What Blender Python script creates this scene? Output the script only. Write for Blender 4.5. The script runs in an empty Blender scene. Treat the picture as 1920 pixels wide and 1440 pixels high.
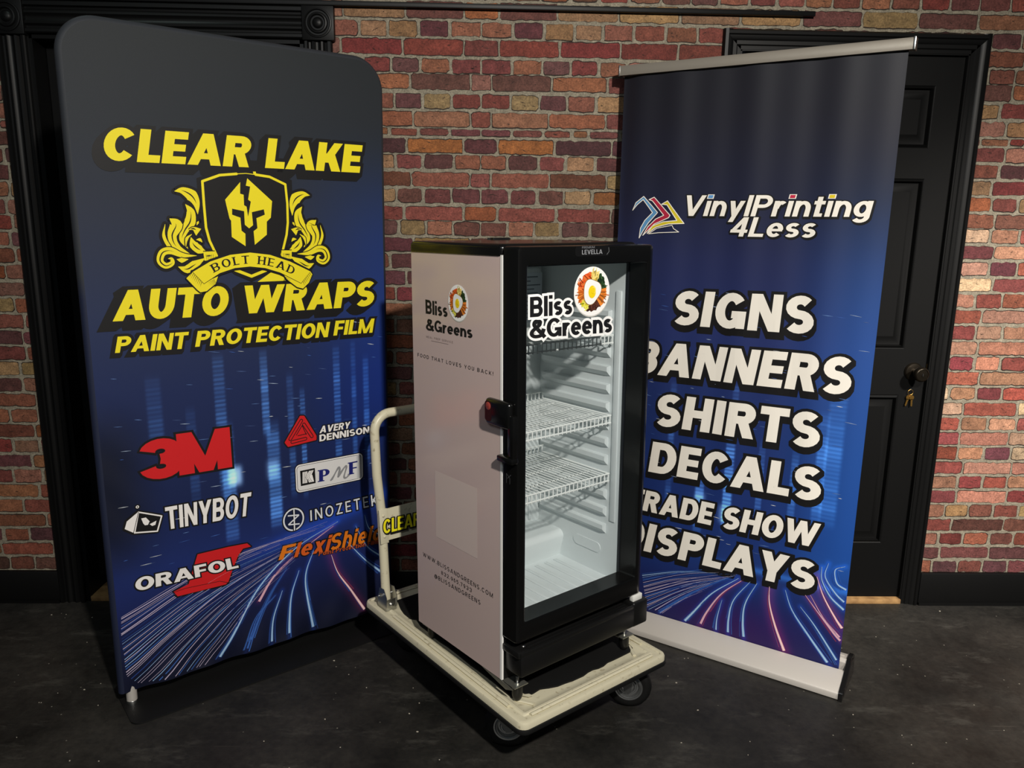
import bpy, bmesh, math, random
import numpy as np
from mathutils import Vector, Matrix
from mathutils.geometry import tessellate_polygon

SC = bpy.context.scene
C = SC.collection
PI = math.pi

# ------------------------------------------------------------------ camera, world, lights, exposure
cam = bpy.data.cameras.new('camera')
cam.sensor_width = 36.0
cam.lens = 1465.5 / 1920.0 * 36.0
cam.clip_start = 0.02
cam_ob = bpy.data.objects.new('camera', cam)
C.objects.link(cam_ob)
_yaw, _pit, _roll = 0.0266, 0.2100, 0.0155
_f = Vector((math.sin(_yaw) * math.cos(_pit), math.cos(_yaw) * math.cos(_pit), -math.sin(_pit)))
_r = Vector((math.cos(_yaw), -math.sin(_yaw), 0))
_u = _r.cross(_f)
_r2 = _r * math.cos(_roll) + _u * math.sin(_roll)
_u2 = _u * math.cos(_roll) - _r * math.sin(_roll)
cam_ob.matrix_world = Matrix(((_r2.x, _u2.x, -_f.x, 0), (_r2.y, _u2.y, -_f.y, -2.822), (_r2.z, _u2.z, -_f.z, 1.4758), (0, 0, 0, 1)))
SC.camera = cam_ob

SC.view_settings.view_transform = 'Standard'
SC.view_settings.look = 'None'
SC.view_settings.exposure = 0.0
SC.view_settings.gamma = 1.0
SC.view_settings.use_curve_mapping = False

world = bpy.data.worlds.new('world')
SC.world = world
world.use_nodes = True
world.node_tree.nodes['Background'].inputs[0].default_value = (0.75, 0.9, 1.0, 1)
world.node_tree.nodes['Background'].inputs[1].default_value = 0.03

def lamp(name, kind, loc, target, energy, color, size=0.1, spot=None, blend=0.6):
    l = bpy.data.lights.new(name, kind)
    l.energy = energy
    l.color = color
    if kind == 'AREA':
        l.shape = 'RECTANGLE'
        l.size, l.size_y = size
    else:
        l.shadow_soft_size = size
    if kind == 'SPOT':
        l.spot_size = math.radians(spot)
        l.spot_blend = blend
    o = bpy.data.objects.new(name, l)
    C.objects.link(o)
    o.location = loc
    d = Vector(target) - Vector(loc)
    o.rotation_euler = d.to_track_quat('-Z', 'Y').to_euler()
    return o

lamp('ceiling_spot_lamp', 'SPOT', (0.72, -3.4, 2.76), (0.15, 0.0, 0.25), 455, (1.0, 0.945, 0.865), 0.06, 104, 0.9)
lamp('added_right_wall_spot', 'SPOT', (2.3, -2.7, 2.8), (2.05, 0.0, 0.4), 720, (1.0, 0.94, 0.87), 0.12, 50, 1.0)  # added spot, brightens the lower right of the wall
lamp('ceiling_corner_lamp', 'SPOT', (-1.35, -0.42, 2.85), (-1.2, -0.1, 1.6), 7, (0.82, 1.0, 0.95), 0.08, 80, 1.0)
lamp('added_fill_light', 'AREA', (-0.9, -3.6, 2.9), (-0.5, 0.0, 0.7), 14, (0.86, 0.95, 1.0), (1.2, 0.6))  # weak soft fill added behind the camera, mainly for reflections

# ------------------------------------------------------------------ helpers
def lin(c):
    out = []
    for v in c[:3]:
        v = v / 255.0
        out.append(v / 12.92 if v <= 0.04045 else ((v + 0.055) / 1.055) ** 2.4)
    return tuple(out)

MATS = {}
def mat(name, rgb=None, rough=0.5, metal=0.0, spec=0.5, bump=None, coat=0.0, vary=None):
    """plain procedural material; rgb in sRGB 0-255"""
    if name in MATS:
        return MATS[name]
    m = bpy.data.materials.new(name)
    m.use_nodes = True
    nt = m.node_tree
    b = nt.nodes['Principled BSDF']
    col = lin(rgb)
    b.inputs['Base Color'].default_value = (*col, 1)
    b.inputs['Roughness'].default_value = rough
    b.inputs['Metallic'].default_value = metal
    b.inputs['Specular IOR Level'].default_value = spec
    b.inputs['Coat Weight'].default_value = coat
    if bump or vary:
        tc = nt.nodes.new('ShaderNodeTexCoord')
        n = nt.nodes.new('ShaderNodeTexNoise')
        n.inputs['Scale'].default_value = (bump or vary)[0]
        n.inputs['Detail'].default_value = 4
        nt.links.new(tc.outputs['Object'], n.inputs['Vector'])
        if bump:
            bp = nt.nodes.new('ShaderNodeBump')
            bp.inputs['Strength'].default_value = bump[1]
            bp.inputs['Distance'].default_value = 0.002
            nt.links.new(n.outputs['Fac'], bp.inputs['Height'])
            nt.links.new(bp.outputs['Normal'], b.inputs['Normal'])
        if vary:
            mx = nt.nodes.new('ShaderNodeMix')
            mx.data_type = 'RGBA'
            mx.inputs[6].default_value = (*col, 1)
            mx.inputs[7].default_value = (*lin(vary[1]), 1)
            rp = nt.nodes.new('ShaderNodeValToRGB')
            rp.color_ramp.elements[0].position = vary[2]
            rp.color_ramp.elements[1].position = vary[3]
            nt.links.new(n.outputs['Fac'], rp.inputs['Fac'])
            nt.links.new(rp.outputs['Color'], mx.inputs[0])
            nt.links.new(mx.outputs[2], b.inputs['Base Color'])
    MATS[name] = m
    return m

def attr_mat(name, rough, spec=0.4, grain=None, bump=None, coat=0.0):
    """material that takes its print colours from the mesh's colour attribute"""
    if name in MATS:
        return MATS[name]
    m = bpy.data.materials.new(name)
    m.use_nodes = True
    nt = m.node_tree
    b = nt.nodes['Principled BSDF']
    b.inputs['Roughness'].default_value = rough
    b.inputs['Specular IOR Level'].default_value = spec
    b.inputs['Coat Weight'].default_value = coat
    a = nt.nodes.new('ShaderNodeVertexColor')
    a.layer_name = 'print'
    src = a.outputs['Color']
    tc = nt.nodes.new('ShaderNodeTexCoord')
    if grain:
        for sc, lo, hi, p0, p1 in grain:
            n = nt.nodes.new('ShaderNodeTexNoise')
            n.inputs['Scale'].default_value = sc
            n.inputs['Detail'].default_value = 5
            n.inputs['Roughness'].default_value = 0.7
            nt.links.new(tc.outputs['Object'], n.inputs['Vector'])
            rp = nt.nodes.new('ShaderNodeValToRGB')
            rp.color_ramp.elements[0].position = p0
            rp.color_ramp.elements[1].position = p1
            rp.color_ramp.elements[0].color = (lo, lo, lo, 1)
            rp.color_ramp.elements[1].color = (hi, hi, hi, 1)
            nt.links.new(n.outputs['Fac'], rp.inputs['Fac'])
            mx = nt.nodes.new('ShaderNodeMix')
            mx.data_type = 'RGBA'
            mx.blend_type = 'MULTIPLY'
            mx.inputs[0].default_value = 1.0
            nt.links.new(src, mx.inputs[6])
            nt.links.new(rp.outputs['Color'], mx.inputs[7])
            src = mx.outputs[2]
    nt.links.new(src, b.inputs['Base Color'])
    if bump:
        n = nt.nodes.new('ShaderNodeTexNoise')
        n.inputs['Scale'].default_value = bump[0]
        n.inputs['Detail'].default_value = 6
        nt.links.new(tc.outputs['Object'], n.inputs['Vector'])
        bp = nt.nodes.new('ShaderNodeBump')
        bp.inputs['Strength'].default_value = bump[1]
        bp.inputs['Distance'].default_value = 0.003
        nt.links.new(n.outputs['Fac'], bp.inputs['Height'])
        nt.links.new(bp.outputs['Normal'], b.inputs['Normal'])
    MATS[name] = m
    return m

class MB:
    """collects shapes, then links them as ONE mesh object"""
    def __init__(s):
        s.v, s.f, s.m, s.c, s.sm = [], [], [], [], []
    def add(s, vs, fs, mi=0, col=None, smooth=False):
        o = len(s.v)
        s.v.extend(tuple(p) for p in vs)
        for f in fs:
            s.f.append([i + o for i in f]); s.m.append(mi); s.sm.append(smooth)
        s.c.extend([col or (1, 1, 1)] * len(vs))
    def build(s, name, mats, parent=None, shift=None, M=None):
        me = bpy.data.meshes.new(name)
        vs = s.v
        if M is not None:
            vs = [tuple(M @ Vector(p)) for p in vs]
        if shift:
            vs = [(p[0] + shift[0], p[1] + shift[1], p[2] + shift[2]) for p in vs]
        me.from_pydata(vs, [], s.f)
        for m in (mats if isinstance(mats, (list, tuple)) else [mats]):
            me.materials.append(m)
        me.polygons.foreach_set('material_index', s.m)
        me.polygons.foreach_set('use_smooth', s.sm)
        if any(c != (1, 1, 1) for c in s.c):
            a = me.color_attributes.new('print', 'FLOAT_COLOR', 'POINT')
            arr = np.ones((len(s.v), 4), np.float32)
            arr[:, :3] = np.array(s.c, np.float32)
            a.data.foreach_set('color', arr.ravel())
        me.validate(); me.update()
        me.set_sharp_from_angle(angle=math.radians(38))
        o = bpy.data.objects.new(name, me)
        C.objects.link(o)
        if parent:
            o.parent = parent
        return o
    # ---- shapes
    def box(s, x0, x1, y0, y1, z0, z1, r=0, mi=0, seg=2, M=None):
        t = bmesh.new()
        bmesh.ops.create_cube(t, size=1)
        for v in t.verts:
            v.co = Vector(((x0 + x1) / 2 + v.co.x * (x1 - x0), (y0 + y1) / 2 + v.co.y * (y1 - y0), (z0 + z1) / 2 + v.co.z * (z1 - z0)))
        if r:
            bmesh.ops.bevel(t, geom=t.edges[:], offset=r, segments=seg, affect='EDGES', profile=0.5)
        s.bm(t, mi, M, smooth=bool(r))
    def bm(s, t, mi=0, M=None, smooth=False):
        t.verts.index_update()
        vs = [(M @ v.co if M else v.co.copy()) for v in t.verts]
        s.add(vs, [[v.index for v in f.verts] for f in t.faces], mi, smooth=False)
        t.free()
    def loft(s, loops, mi=0, caps=False, closed=False, smooth=True):
        """loops of equal length, each closed"""
        n = len(loops[0]); o = len(s.v)
        vs = [p for l in loops for p in l]
        fs = []
        k = len(loops)
        for i in range(k if closed else k - 1):
            a, b = i * n, ((i + 1) % k) * n
            for j in range(n):
                fs.append([a + j, a + (j + 1) % n, b + (j + 1) % n, b + j])
        s.add(vs, fs, mi, smooth=smooth)
        if caps:
            s.add(loops[0], [list(range(n))[::-1]], mi)
            s.add(loops[-1], [list(range(n))], mi)
    def tube(s, pts, r, n=10, mi=0, caps=True, closed=False, ry=None):
        P = [Vector(p) for p in pts]
        k = len(P); loops = []; prev = None
        for i in range(k):
            a = P[(i - 1) % k] if (closed or i > 0) else P[i]
            b = P[(i + 1) % k] if (closed or i < k - 1) else P[i]
            t = (b - a).normalized()
            if prev is None:
                ref = Vector((0, 0, 1)) if abs(t.z) < 0.9 else Vector((1, 0, 0))
                nx = t.cross(ref).normalized()
            else:
                nx = (prev - t * prev.dot(t)).normalized()
            prev = nx
            ny = t.cross(nx)
            rr = r[i] if isinstance(r, (list, tuple)) else r
            loops.append([P[i] + nx * math.cos(2 * PI * j / n) * rr + ny * math.sin(2 * PI * j / n) * (ry or rr) for j in range(n)])
        s.loft(loops, mi, caps=caps and not closed, closed=closed)
    def lathe(s, prof, base, axis, n=24, mi=0, caps=True):
        ax = Vector(axis).normalized()
        ref = Vector((0, 0, 1)) if abs(ax.z) < 0.9 else Vector((1, 0, 0))
        x = ax.cross(ref).normalized(); y = ax.cross(x)
        B = Vector(base)
        loops = [[B + ax * h + (x * math.cos(2 * PI * j / n) + y * math.sin(2 * PI * j / n)) * r for j in range(n)] for r, h in prof]
        s.loft(loops, mi, caps=caps)
    def prism(s, poly, fn, d0, d1, mi=0):
        """poly of 2-D points, fn(p, q, d) -> xyz"""
        n = len(poly)
        a = [fn(p[0], p[1], d0) for p in poly]; b = [fn(p[0], p[1], d1) for p in poly]
        s.add(a + b, [list(range(n))[::-1], list(range(n, 2 * n))] + [[i, (i + 1) % n, n + (i + 1) % n, n + i] for i in range(n)], mi)

def empty(name, label, cat, loc, rz=0, M=None):
    o = bpy.data.objects.new(name, None)
    C.objects.link(o)
    o.empty_display_size = 0.1
    if M is not None:
        o.matrix_world = M
    else:
        o.location = loc; o.rotation_euler = (0, 0, rz)
    o['label'] = label; o['category'] = cat
    return o
def structure(o, label=None, cat=None):
    o['kind'] = 'structure'
    if label:
        o['label'] = label
    if cat:
        o['category'] = cat
    return o
def rrect(x0, x1, y0, y1, r, n=5):
    out = []
    for cx, cy, a in ((x1 - r, y1 - r, 0), (x0 + r, y1 - r, 90), (x0 + r, y0 + r, 180), (x1 - r, y0 + r, 270)):
        for i in range(n + 1):
            t = math.radians(a + 90 * i / n)
            out.append((cx + r * math.cos(t), cy + r * math.sin(t)))
    return out
def fillet(pts, r, n=6):
    P = [Vector(p) for p in pts]; out = [P[0]]
    for i in range(1, len(P) - 1):
        a = (P[i - 1] - P[i]).normalized(); b = (P[i + 1] - P[i]).normalized()
        ang = a.angle(b); d = r / math.tan(ang / 2)
        s, e = P[i] + a * d, P[i] + b * d
        cc = P[i] + (a + b).normalized() * (r / math.sin(ang / 2))
        v0, v1 = s - cc, e - cc
        for k in range(n + 1):
            t = k / n; w = v0.angle(v1)
            out.append(cc + v0 * (math.sin((1 - t) * w) / math.sin(w)) + v1 * (math.sin(t * w) / math.sin(w)))
    out.append(P[-1])
    return out
def catmull(pts, n=8):
    P = [np.array(p, float) for p in pts]
    P = [2 * P[0] - P[1]] + P + [2 * P[-1] - P[-2]]
    out = []
    for i in range(1, len(P) - 2):
        for k in range(n):
            t = k / n
            a, b, c, d = P[i - 1], P[i], P[i + 1], P[i + 2]
            out.append(tuple(0.5 * (2 * b + (c - a) * t + (2 * a - 5 * b + 4 * c - d) * t * t + (3 * b - a - 3 * c + d) * t ** 3)))
    out.append(tuple(P[-2]))
    return out

# ------------------------------------------------------------------ lettering (drawn glyph by glyph)
def arc(cx, cy, rx, ry, a0, a1, n=12):
    return [(cx + rx * math.cos(math.radians(a0 + (a1 - a0) * i / n)), cy + ry * math.sin(math.radians(a0 + (a1 - a0) * i / n))) for i in range(n + 1)]

def glyph(c, s, t, X=0.73):
    hx, hy = s / 2, t / 2
    R = lambda x0, y0, x1, y1: ('r', x0, y0, x1, y1)
    D = lambda xb, xt, w, y0=0.0, y1=1.0: ('d', xb, y0, xt, y1, w)
    K = lambda pts: ('s', pts, hx, hy)
    def bowl(w, y0, y1, k=1.05):
        ry = (y1 - y0 - t) / 2; rx = min(ry * k, w - hx - s * 0.8)
        return K([(s * 0.6, y1 - hy)] + arc(w - hx - rx, (y0 + y1) / 2, rx, ry, 90, -90) + [(s * 0.6, y0 + hy)])
    def ess(w, H):
        ry = (H - t) / 4; rx = w / 2 - hx
        return K(arc(w / 2, H - hy - ry, rx * .96, ry, 36, 270, 12) + arc(w / 2, hy + ry, rx, ry, 90, -146, 12)[1:])
    d = s * 1.06
    if c == ' ': return 0.26 + s * .3, []
    if c == 'A':
        w = .74 + s * .95
        return w, [D(d / 2, w / 2, d), D(w - d / 2, w / 2, d), R(w * .24, .19, w * .76, .19 + t * .82)]
    if c == 'B':
        w = .56 + s * .95
        return w, [R(0, 0, s, 1), bowl(w * .96, .5 - hy * .9, 1), bowl(w, 0, .5 + hy * .9)]
    if c == 'C':
        w = .7 + s * .6
        return w, [K(arc(w / 2, .5, w / 2 - hx, .5 - hy, 38, 322, 22))]
    if c == 'D':
        w = .64 + s * .8
        return w, [R(0, 0, s, 1), bowl(w, 0, 1, .78)]
    if c == 'E':
        w = .48 + s * .72
        return w, [R(0, 0, s, 1), R(0, 0, w, t), R(0, 1 - t, w * .985, 1), R(0, .5 - hy * .92, w * .93, .5 + hy * .92)]
    if c == 'F':
        w = .46 + s * .7
        return w, [R(0, 0, s, 1), R(0, 1 - t, w, 1), R(0, .48 - hy * .9, w * .92, .48 + hy * .9)]
    if c == 'G':
        w = .74 + s * .6
        return w, [K(arc(w / 2, .5, w / 2 - hx, .5 - hy, 38, 330, 22)), R(w * .54, .5 - t * .88, w, .5), R(w - s * .86, .02, w, .48)]
    if c == 'H':
        w = .58 + s * .95
        return w, [R(0, 0, s, 1), R(w - s, 0, w, 1), R(0, .5 - hy, w, .5 + hy)]
    if c == 'I': return s, [R(0, 0, s, 1)]
    if c == 'K':
        w = .58 + s * 1.05
        return w, [R(0, 0, s, 1), D(s * 1.0, w - d * .58, d, .3, 1), D(w - d * .52, s * 1.5, d * 1.05, 0, .62)]
    if c == 'L':
        w = .45 + s * .62
        return w, [R(0, 0, s, 1), R(0, 0, w, t)]
    if c == 'M':
        w = .78 + s * 1.1; e = s * .92
        return w, [R(0, 0, e, 1), R(w - e, 0, w, 1), D(w / 2, e * .52, e * .96), D(w / 2, w - e * .52, e * .96)]
    if c == 'N':
        w = .6 + s * .98
        return w, [R(0, 0, s * .93, 1), R(w - s * .93, 0, w, 1), D(w - d * .5, d * .5, d)]
    if c in 'O0':
        w = (.76 if c == 'O' else .58) + s * .55
        return w, [K(arc(w / 2, .5, w / 2 - hx, .5 - hy, 0, 360, 28))]
    if c == 'P':
        w = .54 + s * .85
        return w, [R(0, 0, s, 1), bowl(w, .4, 1)]
    if c == 'R':
        w = .57 + s * .95
        return w, [R(0, 0, s, 1), bowl(w * .96, .4, 1), D(w - d * .55, w * .56, d, 0, .46)]
    if c == 'S':
        w = .62 + s * .62
        return w, [ess(w, 1)]
    if c == 'T':
        w = .56 + s * .85
        return w, [R(0, 1 - t, w, 1), R(w / 2 - hx, 0, w / 2 + hx, 1)]
    if c == 'U':
        w = .58 + s * .85; ry = min(.4, w / 2) - hy * .4
        return w, [K([(hx, 1)] + arc(w / 2, hy + ry, w / 2 - hx, ry, 180, 360, 14) + [(w - hx, 1)])]
    if c == 'V':
        w = .68 + s * .95
        return w, [D(w / 2, d / 2, d), D(w / 2, w - d / 2, d)]
    if c == 'W':
        w = 1.0 + s * 1.5; q = w * .29; e = d * .9
        return w, [D(q, e / 2, e), D(q, w / 2, e), D(w - q, w / 2, e), D(w - q, w - e / 2, e)]
    if c == 'X':
        w = .62 + s
        return w, [D(d / 2, w - d / 2, d), D(w - d / 2, d / 2, d)]
    if c == 'Y':
        w = .62 + s * .95
        return w, [D(w / 2, d / 2, d, .36, 1), D(w / 2, w - d / 2, d, .36, 1), R(w / 2 - hx, 0, w / 2 + hx, .46)]
    if c == 'Z':
        w = .56 + s * .6
        return w, [R(0, 0, w, t), R(0, 1 - t, w, 1), D(d * .55, w - d * .55, d)]
    if c == '1': return s * 1.5, [R(s * .5, 0, s * 1.5, 1), D(s * .2, s * .8, s * .8, .7, 1)]
    if c == '2':
        w = .52 + s * .5; ry = .26
        return w, [K(arc(w / 2, 1 - hy - ry, w / 2 - hx, ry, 165, -35, 12) + [(hx * 1.1, hy)]), R(0, 0, w, t)]
    if c == '3':
        w = .62 + s * .6; ry = (1 - t) / 4
        return w, [K(arc(w / 2, 1 - hy - ry, w / 2 - hx, ry, 172, -90, 14)), K(arc(w / 2, hy + ry, w / 2 - hx, ry, 90, -172, 14))]
    if c == '4':
        w = .58 + s * .6
        return w, [R(w - s * 1.55, 0, w - s * .55, 1), R(0, .2, w, .2 + t), D(d * .5, w - s * 1.1, d, .3, 1)]
    if c == '5':
        w = .52 + s * .5; ry = .31 - hy * .2
        return w, [R(s * .3, 1 - t, w * .95, 1), R(s * .2, .5, s * 1.1, 1), K([(hx + s * .2, .6)] + arc(w / 2, hy + ry, w / 2 - hx, ry, 100, -150, 14))]
    if c in '69':
        w = .54 + s * .5; ry = .32 - hy * .3
        k = K(arc(w / 2, hy + ry, w / 2 - hx, ry, 0, 360, 20)); k2 = K(arc(w * .5, .5, w / 2 - hx, .5 - hy, 60, 200, 10))
        if c == '9':
            k = K([(w - x, 1 - y) for x, y in k[1]]); k2 = K([(w - x, 1 - y) for x, y in k2[1]])
        return w, [k, k2]
    if c == '7':
        w = .5 + s * .5
        return w, [R(0, 1 - t, w, 1), D(w * .36, w - d * .55, d)]
    if c == '8':
        w = .54 + s * .5; ry = (1 - t) / 4
        return w, [K(arc(w / 2, 1 - hy - ry, w * .46 - hx, ry, 0, 360, 18)), K(arc(w / 2, hy + ry, w / 2 - hx, ry, 0, 360, 18))]
    if c == '.': return s * 1.05, [R(0, 0, s, s)]
    if c == '!': return s, [R(0, .3, s, 1), R(0, 0, s, s * .9)]
    if c == '@':
        w = 1.0
        return w, [K(arc(w / 2, .42, .5 - hx, .55 - hy, -50, 290, 24)), K(arc(w / 2, .42, .22, .24, 0, 360, 16)), R(w * .66, .2, w * .66 + s, .66)]
    if c == '&':
        w = .74 + s * .7; k = w / .86
        p = [(.84 - hx * .2, hy * .2), (.46, .42), (.24, .7), (.28, .9 - hy * .1), (.41, .98 - hy), (.54, .86), (.5, .68), (.3, .53), (.13, .38), (.1, .22), (.22, .06 + hy * .5), (.42, hy * .95), (.62, .16), (.76, .48)]
        return w, [K(catmull([(x * k, y) for x, y in p], 6))]
    # lower case
    if c == 'i': return s, [R(0, 0, s, X), R(0, .84, s, 1.02)]
    if c == '\u0131': return s, [R(0, 0, s, X)]
    if c == 'l': return s, [R(0, 0, s, 1)]
    ry = X / 2 - hy
    if c in 'oacdeg':
        w = .5 + s * .6
        if c == 'o': return w, [K(arc(w / 2, X / 2, w / 2 - hx, ry, 0, 360, 22))]
        if c == 'c': return w * .94, [K(arc(w / 2, X / 2, w / 2 - hx, ry, 45, 315, 16))]
        if c == 'e':
            return w, [K(arc(w / 2, X / 2, w / 2 - hx, ry, 0, 318, 20)), R(hx, X / 2 - hy * .85, w - hx * .2, X / 2 + hy * .75)]
        ring = K(arc(w / 2, X / 2, w / 2 - hx, ry, 0, 360, 22))
        if c == 'a': return w, [ring, R(w - s, 0, w, X)]
        if c == 'd': return w, [ring, R(w - s, 0, w, 1)]
        return w, [ring, R(w - s, 0, w, X), K([(w - hx, .02)] + arc(w / 2, .0, w / 2 - hx, .27 - hy, 0, -150, 10))]
    if c in 'nhmr':
        w = .46 + s * .8; a = min(.3, X / 2)
        arch = lambda x: K([(x + hx, X - hy - a)] + arc(x + w / 2, X - hy - a, w / 2 - hx, a, 180, 0, 12) + [(x + w - hx, 0)])
        if c == 'r':
            w = .4 + s * .6
            return w * .86, [R(0, 0, s, X), K(arc(w / 2 + hx * .3, X - hy - a, w / 2 - hx, a, 175, 55, 8))]
        if c == 'm': return 2 * w - s, [R(0, 0, s, X), arch(0), arch(w - s)]
        return w, [R(0, 0, s, X if c == 'n' else 1), arch(0)]
    if c == 's':
        w = .42 + s * .6
        return w, [ess(w, X)]
    if c == 't':
        w = .26 + s * .8
        return w, [R(w * .22, 0, w * .22 + s, .92), R(0, X - t, w, X), R(w * .22, 0, w * .96, t * .95)]
    if c == 'x':
        w = .46 + s * .8
        return w, [D(d / 2, w - d / 2, d, 0, X), D(w - d / 2, d / 2, d, 0, X)]
    if c == 'y':
        w = .48 + s * .8
        return w, [D(w / 2, d / 2, d, .0, X), ('d', w / 2 - (w / 2 - d / 2) * .38, -.28, w - d / 2, X, d)]
    return .4, []

def expand(poly, ox, oy):
    P = [(x / ox, y / oy) for x, y in poly]
    A = sum(P[i][0] * P[(i + 1) % len(P)][1] - P[(i + 1) % len(P)][0] * P[i][1] for i in range(len(P)))
    sg = 1 if A > 0 else -1
    out = []; n = len(P)
    for i in range(n):
        a, b, c = P[i - 1], P[i], P[(i + 1) % n]
        def nrm(p, q):
            dx, dy = q[0] - p[0], q[1] - p[1]; l = math.hypot(dx, dy) or 1
            return (dy / l * sg, -dx / l * sg)
        n1, n2 = nrm(a, b), nrm(b, c)
        k = 1 + n1[0] * n2[0] + n1[1] * n2[1]
        k = max(k, .35)
        out.append(((b[0] + (n1[0] + n2[0]) / k) * ox, (b[1] + (n1[1] + n2[1]) / k) * oy))
    return out

def strip(pts, hx, hy, ext=(0, 0)):
    n = len(pts); L, Rr = [], []
    closed = n > 3 and abs(pts[0][0] - pts[-1][0]) + abs(pts[0][1] - pts[-1][1]) < 1e-6
    for i in range(n):
        a = pts[i - 1] if i else (pts[-2] if closed else pts[0])
        b = pts[i + 1] if i < n - 1 else (pts[1] if closed else pts[-1])
        dx, dy = b[0] - a[0], b[1] - a[1]; l = math.hypot(dx, dy) or 1
        dx, dy = dx / l, dy / l
        x, y = pts[i]
        if not closed and ext != (0, 0):
            if i == 0: x -= dx * ext[0]; y -= dy * ext[1]
            if i == n - 1: x += dx * ext[0]; y += dy * ext[1]
        h = hx[i] if isinstance(hx, list) else hx
        g = hy[i] if isinstance(hy, list) else hy
        L.append((x - dy * h, y + dx * g)); Rr.append((x + dy * h, y - dx * g))
    return [[L[i], Rr[i], Rr[i + 1], L[i + 1]] for i in range(n - 1)]

def realize(pc, ox=0, oy=0):
    if pc[0] == 'r':
        return [[(pc[1] - ox, pc[2] - oy), (pc[3] + ox, pc[2] - oy), (pc[3] + ox, pc[4] + oy), (pc[1] - ox, pc[4] + oy)]]
    if pc[0] == 'd':
        _, xb, y0, xt, y1, w = pc
        q = [(xb - w / 2, y0), (xb + w / 2, y0), (xt + w / 2, y1), (xt - w / 2, y1)]
        return [expand(q, ox, oy)] if ox else [q]
    return strip(pc[1], pc[2] + ox, pc[3] + oy, (ox, oy))

def hull(pts):
    P = sorted(set((round(x, 6), round(y, 6)) for x, y in pts))
    if len(P) < 3: return P
    def half(P):
        h = []
        for p in P:
            while len(h) > 1 and (h[-1][0] - h[-2][0]) * (p[1] - h[-2][1]) - (h[-1][1] - h[-2][1]) * (p[0] - h[-2][0]) <= 0:
                h.pop()
            h.append(p)
        return h[:-1]
    return half(P) + half(P[::-1])

def layout(text, s, t, track=.09, X=.73, serif=0, space=None):
    x = 0; out = []
    for ch in text:
        w, pcs = glyph(ch, s, t, X)
        if ch == ' ' and space: w = space
        for p in pcs:
            if p[0] == 'r':
                out.append(('r', p[1] + x, p[2], p[3] + x, p[4]))
                if serif and p[4] - p[2] > .9:
                    for y0 in (0, 1 - t * .8):
                        out.append(('r', p[1] + x - serif, y0, p[3] + x + serif, y0 + t * .8))
            elif p[0] == 'd':
                out.append(('d', p[1] + x, p[2], p[3] + x, p[4], p[5]))
                if serif:
                    out.append(('r', p[1] + x - p[5] / 2 - serif * .7, 0, p[1] + x + p[5] / 2 + serif * .7, t * .8))
            else:
                out.append(('s', [(a + x, b) for a, b in p[1]], p[2], p[3]))
        x += w + (track if ch != ' ' else 0)
    return out, x - track

def clip_u(pts, x, sg):
    out = []
    for i in range(len(pts)):
        a, b = pts[i - 1], pts[i]
        da, db = (a[0] - x) * sg, (b[0] - x) * sg
        if (da >= 0) != (db >= 0):
            t = da / (da - db); out.append((x, a[1] + (b[1] - a[1]) * t))
        if db >= 0: out.append(b)
    return out

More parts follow.
